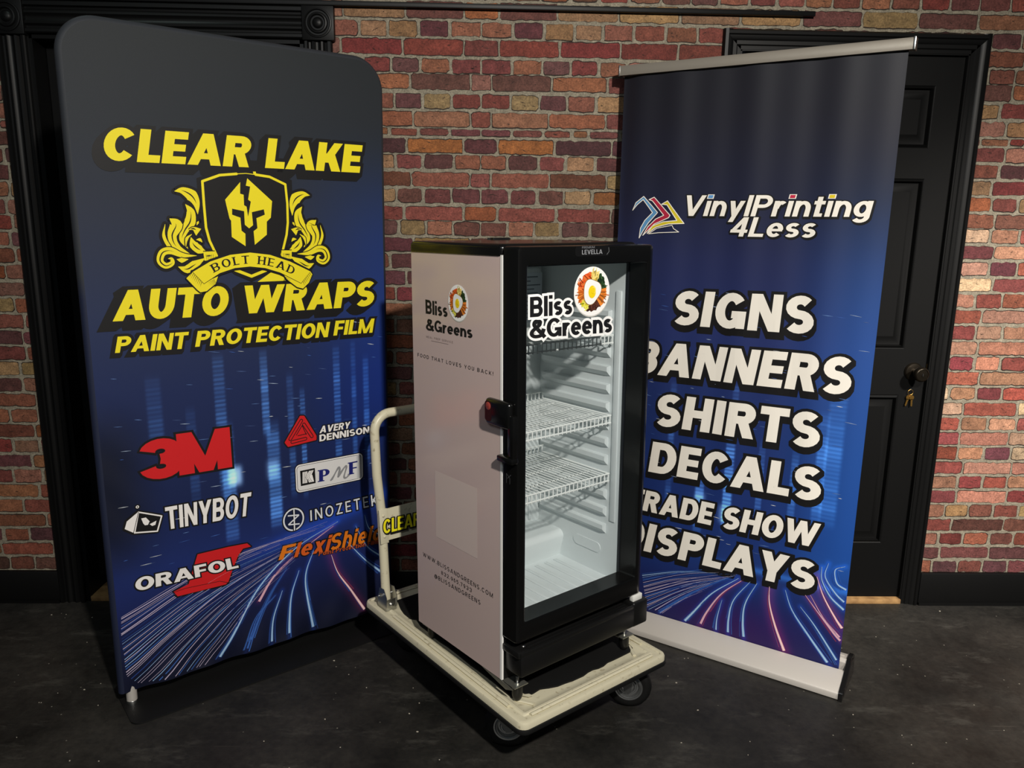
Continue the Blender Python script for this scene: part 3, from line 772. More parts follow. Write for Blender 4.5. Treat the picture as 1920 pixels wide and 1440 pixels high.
def brick(x0, x1, zc, h, col, ragged=1.0, seed=0):
    """one printed brick: dark drawn outline, then the brick face; clipped at the openings and at the skirting"""
    r = random.Random(seed)
    z0, z1 = zc - h / 2, zc + h / 2
    cl = []
    for a, b, tp in OPEN:
        if z0 < tp + .0:
            cl.append((a, b))
    segs = [(x0, x1)]
    for a, b in cl:
        ns = []
        for p, q in segs:
            if q <= a or p >= b: ns.append((p, q))
            else:
                if p < a: ns.append((p, a))
                if q > b: ns.append((b, q))
        segs = ns
    for p, q in segs:
        if q - p < .012: continue
        w = q - p
        nx = max(3, int(w / .014)); nz = 4
        rad = min(.007 * r.uniform(.6, 1.5), h * .45)
        pts = []
        for cx, cy, a in ((q - rad, z1 - rad, 0), (p + rad, z1 - rad, 90), (p + rad, z0 + rad, 180), (q - rad, z0 + rad, 270)):
            for i in range(3):
                t = math.radians(a + 45 * i)
                pts.append((cx + rad * math.cos(t), cy + rad * math.sin(t)))
        # subdivide long sides
        full = []
        for i in range(len(pts)):
            a, b = pts[i], pts[(i + 1) % len(pts)]
            L_ = math.dist(a, b); k = max(1, int(L_ / .013))
            for j in range(k):
                full.append((a[0] + (b[0] - a[0]) * j / k, a[1] + (b[1] - a[1]) * j / k))
        jit = [(r.gauss(0, .0011 * ragged), r.gauss(0, .0013 * ragged)) for _ in full]
        face = [(x + j[0], z + j[1]) for (x, z), j in zip(full, jit)]
        cx, cz = (p + q) / 2, zc
        tb = r.uniform(.001, .0038); tt = r.uniform(.0004, .0032); ts = r.uniform(.0004, .0024)
        outl = []
        for (x, z) in face:
            dz = (tt if z > cz else -tb) * min(1, abs(z - cz) / (h * .35)); dx = (ts if x > cx else -ts) * min(1, abs(x - cx) / (w * .45)) ** 3
            outl.append((x + dx + r.gauss(0, .0004), z + dz + r.gauss(0, .0005)))
        dark = lin((46, 36, 30))
        mb.add([(x, -.0004, z) for x, z in outl], [list(range(len(outl)))[::-1]], 0, dark)
        o = len(mb.v)
        lc = np.array(lin(col))
        mb.add([(x, -.0008, z) for x, z in face] + [(p + w * .3, -.0008, zc), (p + w * .7, -.0008, zc)], [], 0, tuple(lc))
        n = len(face)
        c1, c2 = o + n, o + n + 1
        fl = []
        for i in range(n):
            j = (i + 1) % n
            mx = (face[i][0] + face[j][0]) / 2
            c = c1 if mx < cx else c2
            fl.append([o + j, o + i, c])
            if (face[i][0] < cx) != (face[j][0] < cx):
                pass
        # two fans joined by a quad across the middle
        cr = [i for i in range(n) if ((face[i][0] + face[(i + 1) % n][0]) / 2 < cx) != ((face[(i + 1) % n][0] + face[(i + 2) % n][0]) / 2 < cx)]
        for i in cr:
            fl.append([o + (i + 1) % n, c1, c2])
        for f in fl:
            mb.f.append(f); mb.m.append(0); mb.sm.append(False)
        for i in range(n):                      # tone wanders over the printed face
            k = r.gauss(1, .10)
            mb.c[o + i] = tuple(np.clip(lc * k, 0, 1))
        for i in (c1, c2):
            mb.c[i] = tuple(np.clip(lc * r.gauss(1.05, .1), 0, 1))
        for _ in range(r.choice((0, 1, 1, 2, 3)) if w > .06 else 0):   # pits and cracks in the print
            px, pz = r.uniform(p + .012, q - .012), r.uniform(z0 + .01, z1 - .01)
            ln, an = r.uniform(.003, .012), r.uniform(-.6, .6)
            mb.add([(px - ln * math.cos(an), -.0011, pz - ln * math.sin(an)), (px, -.0011, pz - .0014), (px + ln * math.cos(an), -.0011, pz + ln * math.sin(an)), (px, -.0011, pz + .0012)], [[0, 1, 2, 3]], 0, dark)
AX = -.046                                     # the print is mirrored about this line
rows = []
for k in range(23): rows.append((.157 + k * .05805, .0455, 'h' if k % 2 == 0 else 's'))
rows += [(1.486, .0455, 's'), (1.545, .044, 'h'), (1.601, .047, 's'), (1.66, .044, 'h'), (1.715, .046, 's'), (1.759, .020, 't'), (1.802, .046, 's'), (1.861, .046, 'h'), (1.923, .047, 's'), (1.974, .042, 'h'), (2.034, .048, 's'), (2.090, .046, 'h'), (2.149, .048, 's'), (2.208, .046, 'h'), (2.266, .047, 's'), (2.325, .046, 'h'), (2.383, .047, 's'), (2.44, .046, 'h')]
for ri, (zc, h, kind) in enumerate(rows):
    cells = []
    x = 0.0
    if kind == 's':
        c0 = rnd.choice((.031, .031, .055)); cells.append((-c0, c0)); x = c0 + .0085
        while x < 3.0:
            w = rnd.uniform(.180, .202); cells.append((x, x + w)); x += w + rnd.uniform(.007, .012)
    else:
        x = .0035 if ri > 12 else .0045
        while x < 3.0:
            w = rnd.uniform(.082, .098) * (1 if kind == 'h' else rnd.choice((.5, 1, 1)))
            cells.append((x, x + w)); x += w + rnd.uniform(.009, .014)
    for a, b in cells:
        near = a < .45
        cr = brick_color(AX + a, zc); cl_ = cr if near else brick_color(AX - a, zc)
        sd = rnd.randrange(10 ** 6)
        hh = h * rnd.uniform(.93, 1.04); dz = rnd.uniform(-.0015, .0015)
        if a < 0:
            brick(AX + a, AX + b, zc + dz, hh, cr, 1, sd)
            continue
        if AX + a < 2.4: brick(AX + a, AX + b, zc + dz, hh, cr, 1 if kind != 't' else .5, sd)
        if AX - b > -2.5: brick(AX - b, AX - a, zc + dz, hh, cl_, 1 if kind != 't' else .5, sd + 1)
structure(mb.build('wall_back', BRK), 'brick-print wall with grey mortar and two black doorways', 'wall')

BLK = mat('black_gloss_paint', (11, 11, 11), .45, spec=.22, bump=(14, .06))
BLK2 = mat('black_satin_paint', (8, 8, 8), .55, spec=.18, bump=(14, .08))
WOODT = mat('raw_pine', (170, 132, 84), .7, vary=(30, (132, 98, 60), .35, .7))

def moulded(mb, p0, p1, prof, across, mi=0):
    """sweep a stepped moulding (distance across, height off wall) along a straight run"""
    p0, p1, across = Vector(p0), Vector(p1), Vector(across)
    out = Vector((0, -1, 0))
    a = [p0 + across * u + out * h for u, h in prof]; b = [p1 + across * u + out * h for u, h in prof]
    n = len(prof)
    mb.add(a + b, [[i, i + 1, n + i + 1, n + i] for i in range(n - 1)] + [list(range(n)), list(range(n, 2 * n))[::-1]])
CAS = [(0, 0), (0, .012), (.006, .020), (.016, .022), (.020, .017), (.030, .015), (.036, .010), (.048, .010), (.052, .006), (.064, .006), (.064, 0)]
# right door casing, mitred look with a run on each side
mb = MB()
moulded(mb, (1.694, 0, 0), (1.694, 0, 2.11), CAS, (-1, 0, 0))
moulded(mb, (.771, 0, 0), (.771, 0, 2.11), CAS, (1, 0, 0))
def mitre_top(mb, x0, x1, zt, prof):
    n = len(prof)
    a = [(x0 + u, -h, zt - u) for u, h in prof]; b = [(x1 - u, -h, zt - u) for u, h in prof]
    mb.add(a + b, [[i, i + 1, n + i + 1, n + i] for i in range(n - 1)])
mitre_top(mb, .771, 1.694, 2.11, CAS)
mb.box(.771 + .062, .771 + .07, -.004, .14, 0, 2.05); mb.box(1.694 - .07, 1.694 - .062, -.004, .14, 0, 2.05); mb.box(.833, 1.632, -.004, .14, 2.042, 2.05)
structure(mb.build('trim_1', BLK), 'black moulded casing around the closed panel door', 'door casing')

# right door: six moulded panels
def door_slab(name, x0, x1, z0, z1, y, panels, material):
    mb = MB()
    xs = sorted(set([x0, x1] + [v for p in panels for v in p[:2]])); zs = sorted(set([z0, z1] + [v for p in panels for v in p[2:]]))
    for i in range(len(xs) - 1):
        for j in range(len(zs) - 1):
            q = (xs[i], xs[i + 1], zs[j], zs[j + 1])
            if any(abs(q[0] - p[0]) < 1e-6 and abs(q[2] - p[2]) < 1e-6 for p in panels): continue
            mb.add([(q[0], y, q[2]), (q[1], y, q[2]), (q[1], y, q[3]), (q[0], y, q[3])], [[0, 1, 2, 3]])
    for a, b, c, d in panels:
        steps = [(0, 0), (.003, .002), (.010, -.004), (.014, .012), (.022, .013), (.046, .004)]
        loops = [[(a + u, y + h, c + u), (b - u, y + h, c + u), (b - u, y + h, d - u), (a + u, y + h, d - u)] for u, h in steps]
        mb.loft(loops, 0, smooth=False)
        mb.add(loops[-1], [[0, 1, 2, 3]])
    mb.add([(x0, y, z0), (x1, y, z0), (x1, y, z1), (x0, y, z1), (x0, y + .035, z0), (x1, y + .035, z0), (x1, y + .035, z1), (x0, y + .035, z1)], [[0, 4, 5, 1], [1, 5, 6, 2], [2, 6, 7, 3], [3, 7, 4, 0], [4, 7, 6, 5]])
    return mb.build(name, material)
dm = 1.2445
pn = [(dm + .038, 1.532, 1.736, 1.945), (dm + .038, 1.532, 1.02, 1.632), (dm + .038, 1.532, .25, .845)]
pn += [(2 * dm - b, 2 * dm - a, c, d) for a, b, c, d in pn]
door = structure(door_slab('door_1', .866, 1.623, .022, 2.04, .012, pn, BLK2), 'black six-panel door, closed, with a dark round knob', 'door')
BRONZE = mat('oil_rubbed_bronze', (52, 46, 38), .32, metal=.85)
def lathe_part(name, prof, base, axis, m, parent, n=28):
    mb = MB(); mb.lathe(prof, base, axis, n)
    return mb.build(name, m, parent)
kb = lathe_part('door_knob', [(.001, .0), (.012, .0), (.012, .022), (.015, .030), (.024, .038), (.0275, .048), (.0275, .056), (.024, .062), (.021, .0635), (.020, .0615), (.0195, .0615), (.001, .063)], (1.575, .006, .935), (0, -1, 0), BRONZE, door)
lathe_part('knob_rosette', [(.001, 0), (.034, 0), (.034, .004), (.030, .009), (.016, .012), (.001, .012)], (1.575, .012, .935), (0, -1, 0), BRONZE, door)
mb = MB(); mb.box(1.5735, 1.5765, -.0595, -.0575, .930, .940)
mb.build('keyhole', mat('keyhole_dark', (12, 11, 10), .6), kb)
mb = MB(); mb.box(.84, 1.628, -.012, .1, 0, .020, .003)
structure(mb.build('trim_2', WOODT), 'pale bare wood threshold under the closed panel door', 'threshold')
mb = MB(); mb.box(1.6235, 1.626, .009, .012, .91, .965)
mb.build('latch_plate', mat('worn_brass', (150, 120, 70), .35, metal=.9), door)

# left doorway: fluted casing with corner rosettes
FL = [(0, 0), (0, .016), (.004, .020), (.014, .020), (.018, .011), (.024, .010), (.030, .017), (.036, .018), (.042, .012), (.048, .010), (.054, .012), (.060, .018), (.066, .017), (.072, .010), (.078, .011), (.082, .020), (.090, .020), (.094, .016), (.095, 0)]
mb = MB()
moulded(mb, (-1.65, 0, 0), (-1.65, 0, 2.047), FL, (1, 0, 0))
moulded(mb, (-.545, 0, 0), (-.545, 0, 2.047), FL, (-1, 0, 0))
n_ = len(FL)
a = [(-1.55, -h, 2.150 - u * 1.08) for u, h in FL]; b = [(-.636, -h, 2.150 - u * 1.08) for u, h in FL]
mb.add(a + b, [[i, i + 1, n_ + i + 1, n_ + i] for i in range(n_ - 1)])
for cx in (-1.603, -.588):
    mb.box(cx - .053, cx + .053, -.028, 0, 2.042, 2.150, .003)
    mb.lathe([(.047, .0), (.046, .004), (.042, .005), (.039, .001), (.034, .001), (.031, .006), (.027, .007), (.023, .001), (.018, .001), (.015, .005), (.010, .008), (.001, .009)], (cx, -.0275, 2.096), (0, -1, 0), 32)
mb.box(-1.556, -1.54, -.004, .14, 0, 2.05); mb.box(-.655, -.639, -.004, .14, 0, 2.05); mb.box(-1.55, -.64, -.004, .14, 2.034, 2.05)
structure(mb.build('trim_3', BLK), 'black fluted casing with round corner rosettes around the left doorway', 'door casing')
pm = -1.0975
pl_ = [(-1.44, pm - .05, 1.05, 1.93), (-1.44, pm - .05, .22, .88)]
pl_ += [(2 * pm - b, 2 * pm - a, c, d) for a, b, c, d in pl_]
d2 = structure(door_slab('door_2', -1.538, -.657, .07, 2.032, .075, pl_, BLK2), 'black recessed door behind the tall fabric display', 'door')
mb = MB(); mb.box(-1.54, -.655, -.006, .12, 0, .020, .003)
structure(mb.build('trim_4', WOODT), 'brown bare wood threshold of the left doorway', 'threshold')

# skirting boards, picture rail
mb = MB(); mb.box(-3.0, -1.65, -.016, 0, 0, .128, .003); mb.box(-3.0, -1.65, -.024, -.016, 0, .012)
structure(mb.build('baseboard_left', BLK), 'black skirting board left of the left doorway', 'skirting board')
mb = MB(); mb.box(-.545, .771, -.016, 0, 0, .128, .003)
structure(mb.build('baseboard_middle', BLK), 'black skirting board behind the cooler, between the doorways', 'skirting board')
mb = MB(); mb.box(1.694, 3.0, -.016, 0, 0, .134, .003); mb.box(1.694, 3.0, -.024, -.016, 0, .012)
structure(mb.build('baseboard_right', BLK), 'black skirting board right of the closed door', 'skirting board')
mb = MB(); mb.box(-2.6, 1.075, -.022, 0, 2.152, 2.168, .002)
structure(mb.build('trim_5', BLK), 'thin black rail across the wall above the doorways', 'rail')
mb = MB(); mb.box(-.02, .062, -.004, 0, 1.392, 1.404)
structure(mb.build('trim_6', BLK), 'short black strip on the bricks just above the cooler', 'strip')

# keys hanging under the knob
BRASS = mat('key_brass', (168, 128, 62), .35, metal=.9)
keys = empty('key_ring', 'small brass key pair hanging on the black door under the knob', 'keys', (1.572, .009, .845))
mb = MB(); mb.lathe([(.0012, .0), (.0012, .006), (.0028, .006), (.0028, .0075), (.0005, .008)], (0, .003, .022), (0, -1, 0), 10)
mb.build('hook', mat('steel', (190, 190, 188), .3, metal=1.0), keys)
mb = MB(); mb.tube([(.010 * math.sin(t), -.004, .0115 + .010 * math.cos(t)) for t in [2 * PI * i / 20 for i in range(20)]], .0008, 6, closed=True)
mb.build('ring', BRASS, keys)
for i, (ax, ang) in enumerate(((-.004, .22), (.004, -.08))):
    mb = MB()
    head = [(.0085 * math.sin(2 * PI * k / 14), -.012 + .009 * math.cos(2 * PI * k / 14)) for k in range(14)]
    M = Matrix.Translation((ax, -.006 - .0025 * i, .004)) @ Matrix.Rotation(ang, 4, 'Y')
    mb.prism(head, lambda p, q, d: tuple(M @ Vector((p, d, q))), 0, .002)
    mb.prism([(-.0035, -.018), (.0035, -.018), (.0035, -.024), (.0022, -.026), (.0035, -.029), (.002, -.032), (.0035, -.036), (.002, -.040), (.003, -.043), (0, -.047), (-.0035, -.044)], lambda p, q, d: tuple(M @ Vector((p, d, q))), 0, .002)
    mb.build('key', BRASS, keys)

# ------------------------------------------------------------------ printed artwork shared by the two banners
def sm(x, a, b):
    t = np.clip((x - a) / (b - a), 0, 1)
    return t * t * (3 - 2 * t)
def grad(v, stops):
    vs = [s[0] for s in stops]
    return np.stack([np.interp(v, vs, [s[1][k] for s in stops]) for k in range(3)], -1)
def city(U, V, col, buildings, glows, seed):
    rg = np.random.RandomState(seed)
    for (uc, vt, vb, w, I) in buildings:
        band = np.zeros_like(V)
        vv = np.arange(vb, vt, .004)
        amp = np.interp(vv, [vb, (vb + vt) / 2, vt], [.7, 1, .45]) * (.66 + .34 * np.sin(vv * 2 * PI / .0135 + rg.rand() * 6)) * (.65 + .35 * rg.rand(len(vv)))
        blk = np.repeat(rg.rand(len(vv) // 9 + 2), 9)[:len(vv)]
        amp = amp * (.5 + .7 * blk)
        m = sm(U, uc - w * .62, uc - w * .38) * (1 - sm(U, uc + w * .34, uc + w * .62)) * sm(V, vb - .03, vb + .03) * (1 - sm(V, vt - .02, vt + .02))
        a = np.interp(V, vv, amp) * m * I * 1.9
        col += np.clip(a, 0, 1.15)[..., None] * np.array([66, 112, 156.])
    for (gu, gv, r, I) in glows:
        g = np.exp(-((U - gu) / r) ** 4 - ((V - gv) / (r * 1.5)) ** 4) * I
        col += g[..., None] * np.array([150, 185, 205.])
    return col
def trail_glow(U, V, col, trails):
    for pts, w, kind in trails:
        P = np.array(catmull(pts, 6))
        x0, y0 = P.min(0) - .06; x1, y1 = P.max(0) + .06
        sel = (U > x0) & (U < x1) & (V > y0) & (V < y1)
        if not sel.any(): continue
        u, v = U[sel], V[sel]; d = np.full(u.shape, 9.)
        for i in range(len(P) - 1):
            a, b = P[i], P[i + 1]; ab = b - a
            t = np.clip(((u - a[0]) * ab[0] + (v - a[1]) * ab[1]) / (ab @ ab + 1e-12), 0, 1)
            d = np.minimum(d, np.hypot(u - a[0] - t * ab[0], v - a[1] - t * ab[1]))
        c = {'lb': (10, 40, 100), 'bl': (8, 24, 70), 'pk': (66, 10, 30), 'rd': (110, 14, 30)}[kind]
        r = {'lb': .009, 'bl': .007, 'pk': .012, 'rd': .022}[kind]
        col[sel] += (np.exp(-(d / r) ** 2) * .5)[:, None] * np.array(c, float)
    return col
CORE = {'lb': (120, 168, 220), 'bl': (56, 100, 178), 'pk': (226, 176, 192), 'rd': (250, 190, 192), 'wp': (196, 182, 206), 'dk': (40, 68, 138), 'wr': (146, 60, 90)}
def trail_strokes(art, trails, clip):
    rg = random.Random(len(trails) * 7 + 1)
    more = []
    for pts, w, kind in trails:                # thin companion lines beside the broad trails
        if w < .0034: continue
        for _ in range(6):
            d = rg.choice((-1, 1)) * rg.uniform(.004, .016)
            nn = len(pts)
            more.append(([(p[0] + d * (.2 + .8 * i / (nn - 1)), p[1] + d * .3 * i / (nn - 1)) for i, p in enumerate(pts)][:nn if rg.random() < .5 else max(3, nn - 1)], rg.uniform(.0010, .0022), 'dk' if rg.random() < .45 else ('bl' if kind in ('lb', 'bl') else 'wr')))
    for pts, w, kind in more + list(trails):
        P = catmull(pts, 8)
        n = len(P)
        ws = [w * (.15 + .85 * (i / (n - 1))) for i in range(n)]
        ln = [i for i in range(n) if clip(P[i])]
        if len(ln) < 2: continue
        i0, i1 = ln[0], ln[-1] + 1
        art.stroke(P[i0:i1], ws[i0:i1], CORE[kind], 1)
        if kind in ('lb', 'rd'):
            art.stroke(P[i0:i1], [x * .36 for x in ws[i0:i1]], (196, 218, 240) if kind == 'lb' else (255, 232, 230), 2)
def fan_trails(start, ends, rg, bend=.25):
    out = []
    for i in range(len(ends) - 1):
        for k in range(4):
            t = (k + rg.random() * .8) / 4
            e = tuple(ends[i][j] * (1 - t) + ends[i + 1][j] * t for j in (0, 1))
            s = (start[0] + rg.gauss(0, .012), start[1] + rg.gauss(0, .006))
            q = rg.uniform(.0, .45)
            s2 = (s[0] * (1 - q) + e[0] * q, s[1] * (1 - q) + e[1] * q + .05 * bend * 4 * q * (1 - q))
            m = ((s2[0] + e[0]) / 2, (s2[1] + e[1]) / 2 + bend * .12 * (1 - q))
            out.append(([s2, m, e], rg.choice((.0012, .0016, .0022, .003)), rg.choice(('bl', 'bl', 'wp', 'lb', 'wp', 'dk'))))
    return out
def dashes(art, rg, n, u0, u1, v0, v1, tilt, clip=lambda p: True):
    for _ in range(n):
        u, v = rg.uniform(u0, u1), rg.uniform(v0, v1)
        l = rg.uniform(.010, .035); a = tilt(u, v) + rg.gauss(0, .03)
        e = (u + l * math.cos(a), v + l * math.sin(a))
        if not (clip((u, v)) and clip(e)): continue
        m = ((u + e[0]) / 2, (v + e[1]) / 2)
        k = rg.choice(((90, 120, 175), (150, 165, 190), (200, 205, 210), (60, 95, 170), (70, 90, 140)))
        art.stroke([(u, v), m, e], [.0004, rg.uniform(.001, .0026), .0004], k, 1)

def cover_mesh(mb, us_at, vs, place, colfn, nu):
    """fine grid of cloth; us_at(v) gives the left and right edge of that row"""
    V = np.array(vs); lo, hi = np.array([us_at(v) for v in vs]).T
    t = np.linspace(0, 1, nu)
    U = lo[:, None] * (1 - t) + hi[:, None] * t
    VV = np.repeat(V[:, None], nu, 1)
    col = np.clip(colfn(U, VV), 0, 255) / 255.0
    lc = np.where(col <= .04045, col / 12.92, ((col + .055) / 1.055) ** 2.4)
    o = len(mb.v); nv = len(vs)
    mb.v.extend(place(U[j, i], VV[j, i], 0) for j in range(nv) for i in range(nu))
    mb.c.extend(map(tuple, lc.reshape(-1, 3)))
    for j in range(nv - 1):
        for i in range(nu - 1):
            a = o + j * nu + i
            mb.f.append([a, a + 1, a + nu + 1, a + nu]); mb.m.append(0); mb.sm.append(True)
    return U, VV

INK = attr_mat('printed_ink', .55, .3)
CLOTH = attr_mat('printed_stretch_fabric', .62, .3, bump=(900, .12))
VINYL = attr_mat('printed_banner_vinyl', .48, .35)
ALU = mat('brushed_aluminium', (206, 200, 192), .42, metal=.25, bump=(220, .05))
STEEL = mat('steel', (190, 190, 188), .3, metal=1.0)
CHROME = mat('chrome', (205, 205, 205), .12, metal=1.0)
YEL, INKB, WHT, RED = (238, 220, 34), (20, 19, 20), (240, 236, 232), (206, 30, 34)

# ------------------------------------------------------------------ left: tall stretch-fabric display
fab = empty('fabric_display_stand', 'tall dark blue stretch fabric display with rounded top, yellow lettering and a shield crest', 'display stand', (-1.092, -.654, 0), math.radians(37.3))
UL, UR, VB, VT, RC = -.022, .892, .050, 1.957, .088
def fab_disp(u, v):
    k = max(0.0, 1 - (v - VB) / .26)
    d = k * k * (.0045 * math.sin(u * 23 + v * 30) + .003 * math.sin(u * 47 - v * 25 + 1))
    e = max(0.0, 1 - (u - UL) / .20) * max(0.0, 1 - abs(v - .66) / .38)
    return d + e * .0014 * math.sin((v + u * 1.2) * 42)
def lplace(u, v, l):
    return (u, -.0175 - (.0008 + .0002 * l if l else 0) + fab_disp(u, v), v)
def l_edges(v):
    dv = v - (VT - RC)
    ins = 0 if dv <= 0 else RC - math.sqrt(max(0, RC * RC - dv * dv))
    return UL + ins, UR - ins
def l_inside(p):
    a, b = l_edges(min(p[1], VT))
    return a + .002 < p[0] < b - .002 and VB + .004 < p[1] < VT
FANL = fan_trails(S['fanL'][0], S['fanL'][1:], random.Random(3), .35)
def lcol(U, V):
    c = grad(V, [(0, (12, 16, 34)), (.12, (15, 21, 50)), (.30, (20, 32, 86)), (.42, (24, 42, 104)), (.6, (18, 32, 76)), (.95, (24, 38, 82)), (1.2, (35, 46, 78)), (1.45, (37, 44, 62)), (1.7, (35, 40, 47)), (1.96, (34, 38, 41))])
    e = sm(U, .5, .9) * sm(V, .5, .9) * (1 - sm(V, 1.35, 1.8))
    c += e[..., None] * np.array([-8, 6, 40.])
    c += (np.exp(-((V - (.30 + .22 * U)) / .03) ** 2) * sm(U, .2, .6))[..., None] * np.array([6, 26, 70.])
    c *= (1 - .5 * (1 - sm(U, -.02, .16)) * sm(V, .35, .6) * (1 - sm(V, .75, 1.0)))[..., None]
    c = city(U, V, c, S['bldL'], [(S['glowL'][0][0], S['glowL'][0][1], .022, 1.0), (S['glowL'][1][0], S['glowL'][1][1] - .03, .022, .45)], 5)
    return trail_glow(U, V, c, [(p, w, k) for p, w, k in [(t[0], t[1], t[2]) for t in S['trailL']]] )
mb = MB()
vs_l = list(np.arange(VB, VT - RC, .004)) + [VT - RC * (1 - math.sin(math.radians(a))) for a in range(0, 91, 5)]
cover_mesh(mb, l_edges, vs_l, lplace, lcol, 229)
# rolled side, top and back of the pillowcase cover
path = [(UL, VB)] + [l_edges(v)[:1] + (v,) for v in vs_l[::12]] + [(UL, VT - RC)]
path = [(UL, v) for v in np.linspace(VB, VT - RC, 30)] + [(UL + RC - RC * math.cos(math.radians(a)), VT - RC + RC * math.sin(math.radians(a))) for a in range(6, 91, 6)]
path += [(UR - RC + RC * math.sin(math.radians(a)), VT - RC + RC * math.cos(math.radians(a))) for a in range(0, 91, 6)] + [(UR, v) for v in np.linspace(VT - RC, VB, 30)][1:]
npt = len(path); ring = []
nrm = []
for i in range(npt):
    a, b = path[max(i - 1, 0)], path[min(i + 1, npt - 1)]
    dx, dy = b[0] - a[0], b[1] - a[1]; l = math.hypot(dx, dy); nrm.append((-dy / l, dx / l))
edge_col = [tuple(np.array(lin((30, 36, 58))) if v < 1.3 else np.array(lin((44, 47, 52)))) for _, v in path]
o = len(mb.v)
K_ = 8
for k in range(K_ + 1):
    t = PI * k / K_
    for i, (u, v) in enumerate(path):
        q = lplace(u, v, 0)
        ofs = .014 * math.sin(t)
        mb.v.append((u + nrm[i][0] * ofs, (q[1] if k == 0 else -.0175 * math.cos(t)), v + nrm[i][1] * ofs)); mb.c.append(edge_col[i])
for k in range(K_):
    for i in range(npt - 1):
        a = o + k * npt + i
        mb.f.append([a, a + npt, a + npt + 1, a + 1]); mb.m.append(0); mb.sm.append(True)
mb.f.append([o + K_ * npt + i for i in range(npt)]); mb.m.append(0); mb.sm.append(False)
art = Art(lplace); art.mb = mb
trail_strokes(art, [(p, .0040 + w * .00052, k) for p, w, k in S['trailL']], l_inside)
trail_strokes(art, FANL, l_inside)
dashes(art, random.Random(11), 85, UL + .02, UR - .03, .42, 1.14, lambda u, v: -.10 + (.85 - v) * .38, l_inside)
cover = mb.build('fabric_cover', CLOTH, fab)

def word(place, parent, name, items, label=None, m=INK):
    a = Art(place, .02)
    for it in items:
        a.text(*it[:5], **it[5])
    return a.build(name, m, parent, label)
HV = (.30, .232)
SHD = [(.0105, INKB, 1, (-.020, -.018))]
SH2 = [(.0075, INKB, 1, (-.006, -.007))]
word(lplace, cover, 'lettering', [('CLEAR', Q['CLEAR'], HV, YEL, 2, dict(out=SHD, track=.06)), ('LAKE', Q['LAKE'], HV, YEL, 2, dict(out=SHD, track=.04))], 'yellow heading lettering CLEAR LAKE on black')
SHD2 = [(.0105, INKB, 1, (-.026, -.017))]
word(lplace, cover, 'lettering', [('AUTO', Q['AUTO'], HV, YEL, 2, dict(out=SHD2, track=.06)), ('WRAPS', Q['WRAPS'], HV, YEL, 2, dict(out=SHD2, track=.05))], 'yellow heading lettering AUTO WRAPS on black')
PW = (.25, .2)
word(lplace, cover, 'lettering', [(w, Q[w], PW, YEL, 2, dict(out=SH2, track=.07)) for w in ('PAINT', 'PROTECTION', 'FILM')], 'smaller yellow lettering PAINT PROTECTION FILM')

# crest
a = Art(lplace); AXU = .4300
def mir(p): return (2 * AXU - p[0], p[1])
a.poly([(.31, 1.60), (.55, 1.60), (.55, 1.63), (.31, 1.63)], INKB, 1)
a.poly(S['shield_bg'], INKB, 3, True)
for li, (pts, w) in enumerate(S['leaves']):
    P = catmull(pts, 6)
    ws = list(np.interp(np.linspace(0, 1, len(P)), np.linspace(0, 1, len(w)), w))
    for fn in (lambda p: p, mir):
        PP = [fn(p) for p in P]
        a.stroke(PP, [x + .017 for x in ws], INKB, 3)
        for e in (PP[0], PP[-1]): a.disc(e, .0085, INKB, 3, 10)
        a.stroke(PP, [x + .0052 for x in ws], INKB, 5 + li)
        a.stroke(PP, ws, YEL, 5.5 + li)
        k0, k1 = int(len(PP) * .22), int(len(PP) * .78)
        if max(w) > .018 and k1 - k0 > 3:
            a.stroke(PP[k0:k1], [.0002 + .0035 * math.sin(PI * i / (k1 - k0 - 1)) for i in range(k1 - k0)], INKB, 6 + li)
for k in ('shield_l', 'shield_r', 'shield_b'):
    a.stroke(S[k], .0072 if k != 'shield_b' else .009, YEL, 5)
a.stroke([S['shield_l'][0], (.434, 1.5915), S['shield_r'][0]], .0022, YEL, 5)
a.poly([(.4565, 1.589), (.466, 1.589), (.464, 1.598), (.456, 1.598)], YEL, 5)
a.poly(S['helm'], YEL, 5, True)
a.poly(S['helm_bolt'], INKB, 6, True)
a.poly(S['helm_eye'], INKB, 6, True)
a.poly(S['tri'], YEL, 4, True)
for k in ('tail_l', 'tail_r'):
    a.poly(S[k], YEL, 22, True)
    a.stroke(S[k], .0042, INKB, 21, closed=True)
    a.stroke(S[k], .0016, INKB, 23, closed=True)
    sgn = 1 if k == 'tail_l' else -1
    b0 = np.array(S['ribbon'][0 if sgn == 1 else 6]); b1 = np.array(S['ribbon'][-1 if sgn == 1 else 7])
    for i in range(8):
        q = b0 * (1 - i / 8.5) + b1 * (i / 8.5)
        a.stroke([tuple(q + np.array((-sgn * .001, -.001))), tuple(q + np.array((-sgn * .009 * (1 - i * .05), -.014)))], [.0017, .0003], INKB, 24)
    for i in range(6):
        q = np.array((.3215, 1.283)) + i * np.array((.0014, -.003)) if sgn == 1 else np.array((2 * AXU - .3215, 1.283)) + i * np.array((-.0014, -.003))
        a.stroke([tuple(q), tuple(q + np.array((-sgn * (.020 - i * .002), -.010)))], [.0012, .0002], INKB, 24)
RB_ = S['ribbon']
a.stroke(RB_, .012, INKB, 21, closed=True)
for i in range(6):
    a.poly([RB_[i], RB_[i + 1], RB_[13 - i], RB_[14 - i]] if i < 6 else [], YEL, 25)
a.poly([RB_[6], RB_[7], RB_[8]], YEL, 25)
a.stroke(RB_, .0016, INKB, 26, closed=True)
for sx in (0, 1):                                # bands of the tassels above the ribbon
    c = (.3125, 1.352) if sx == 0 else mir((.3125, 1.352))
    for i in range(5):
        q = (c[0] - .010 + i * .005, c[1] + .004)
        a.stroke([q, (q[0] + .001, q[1] - .016)], [.0012, .0004], INKB, 20)
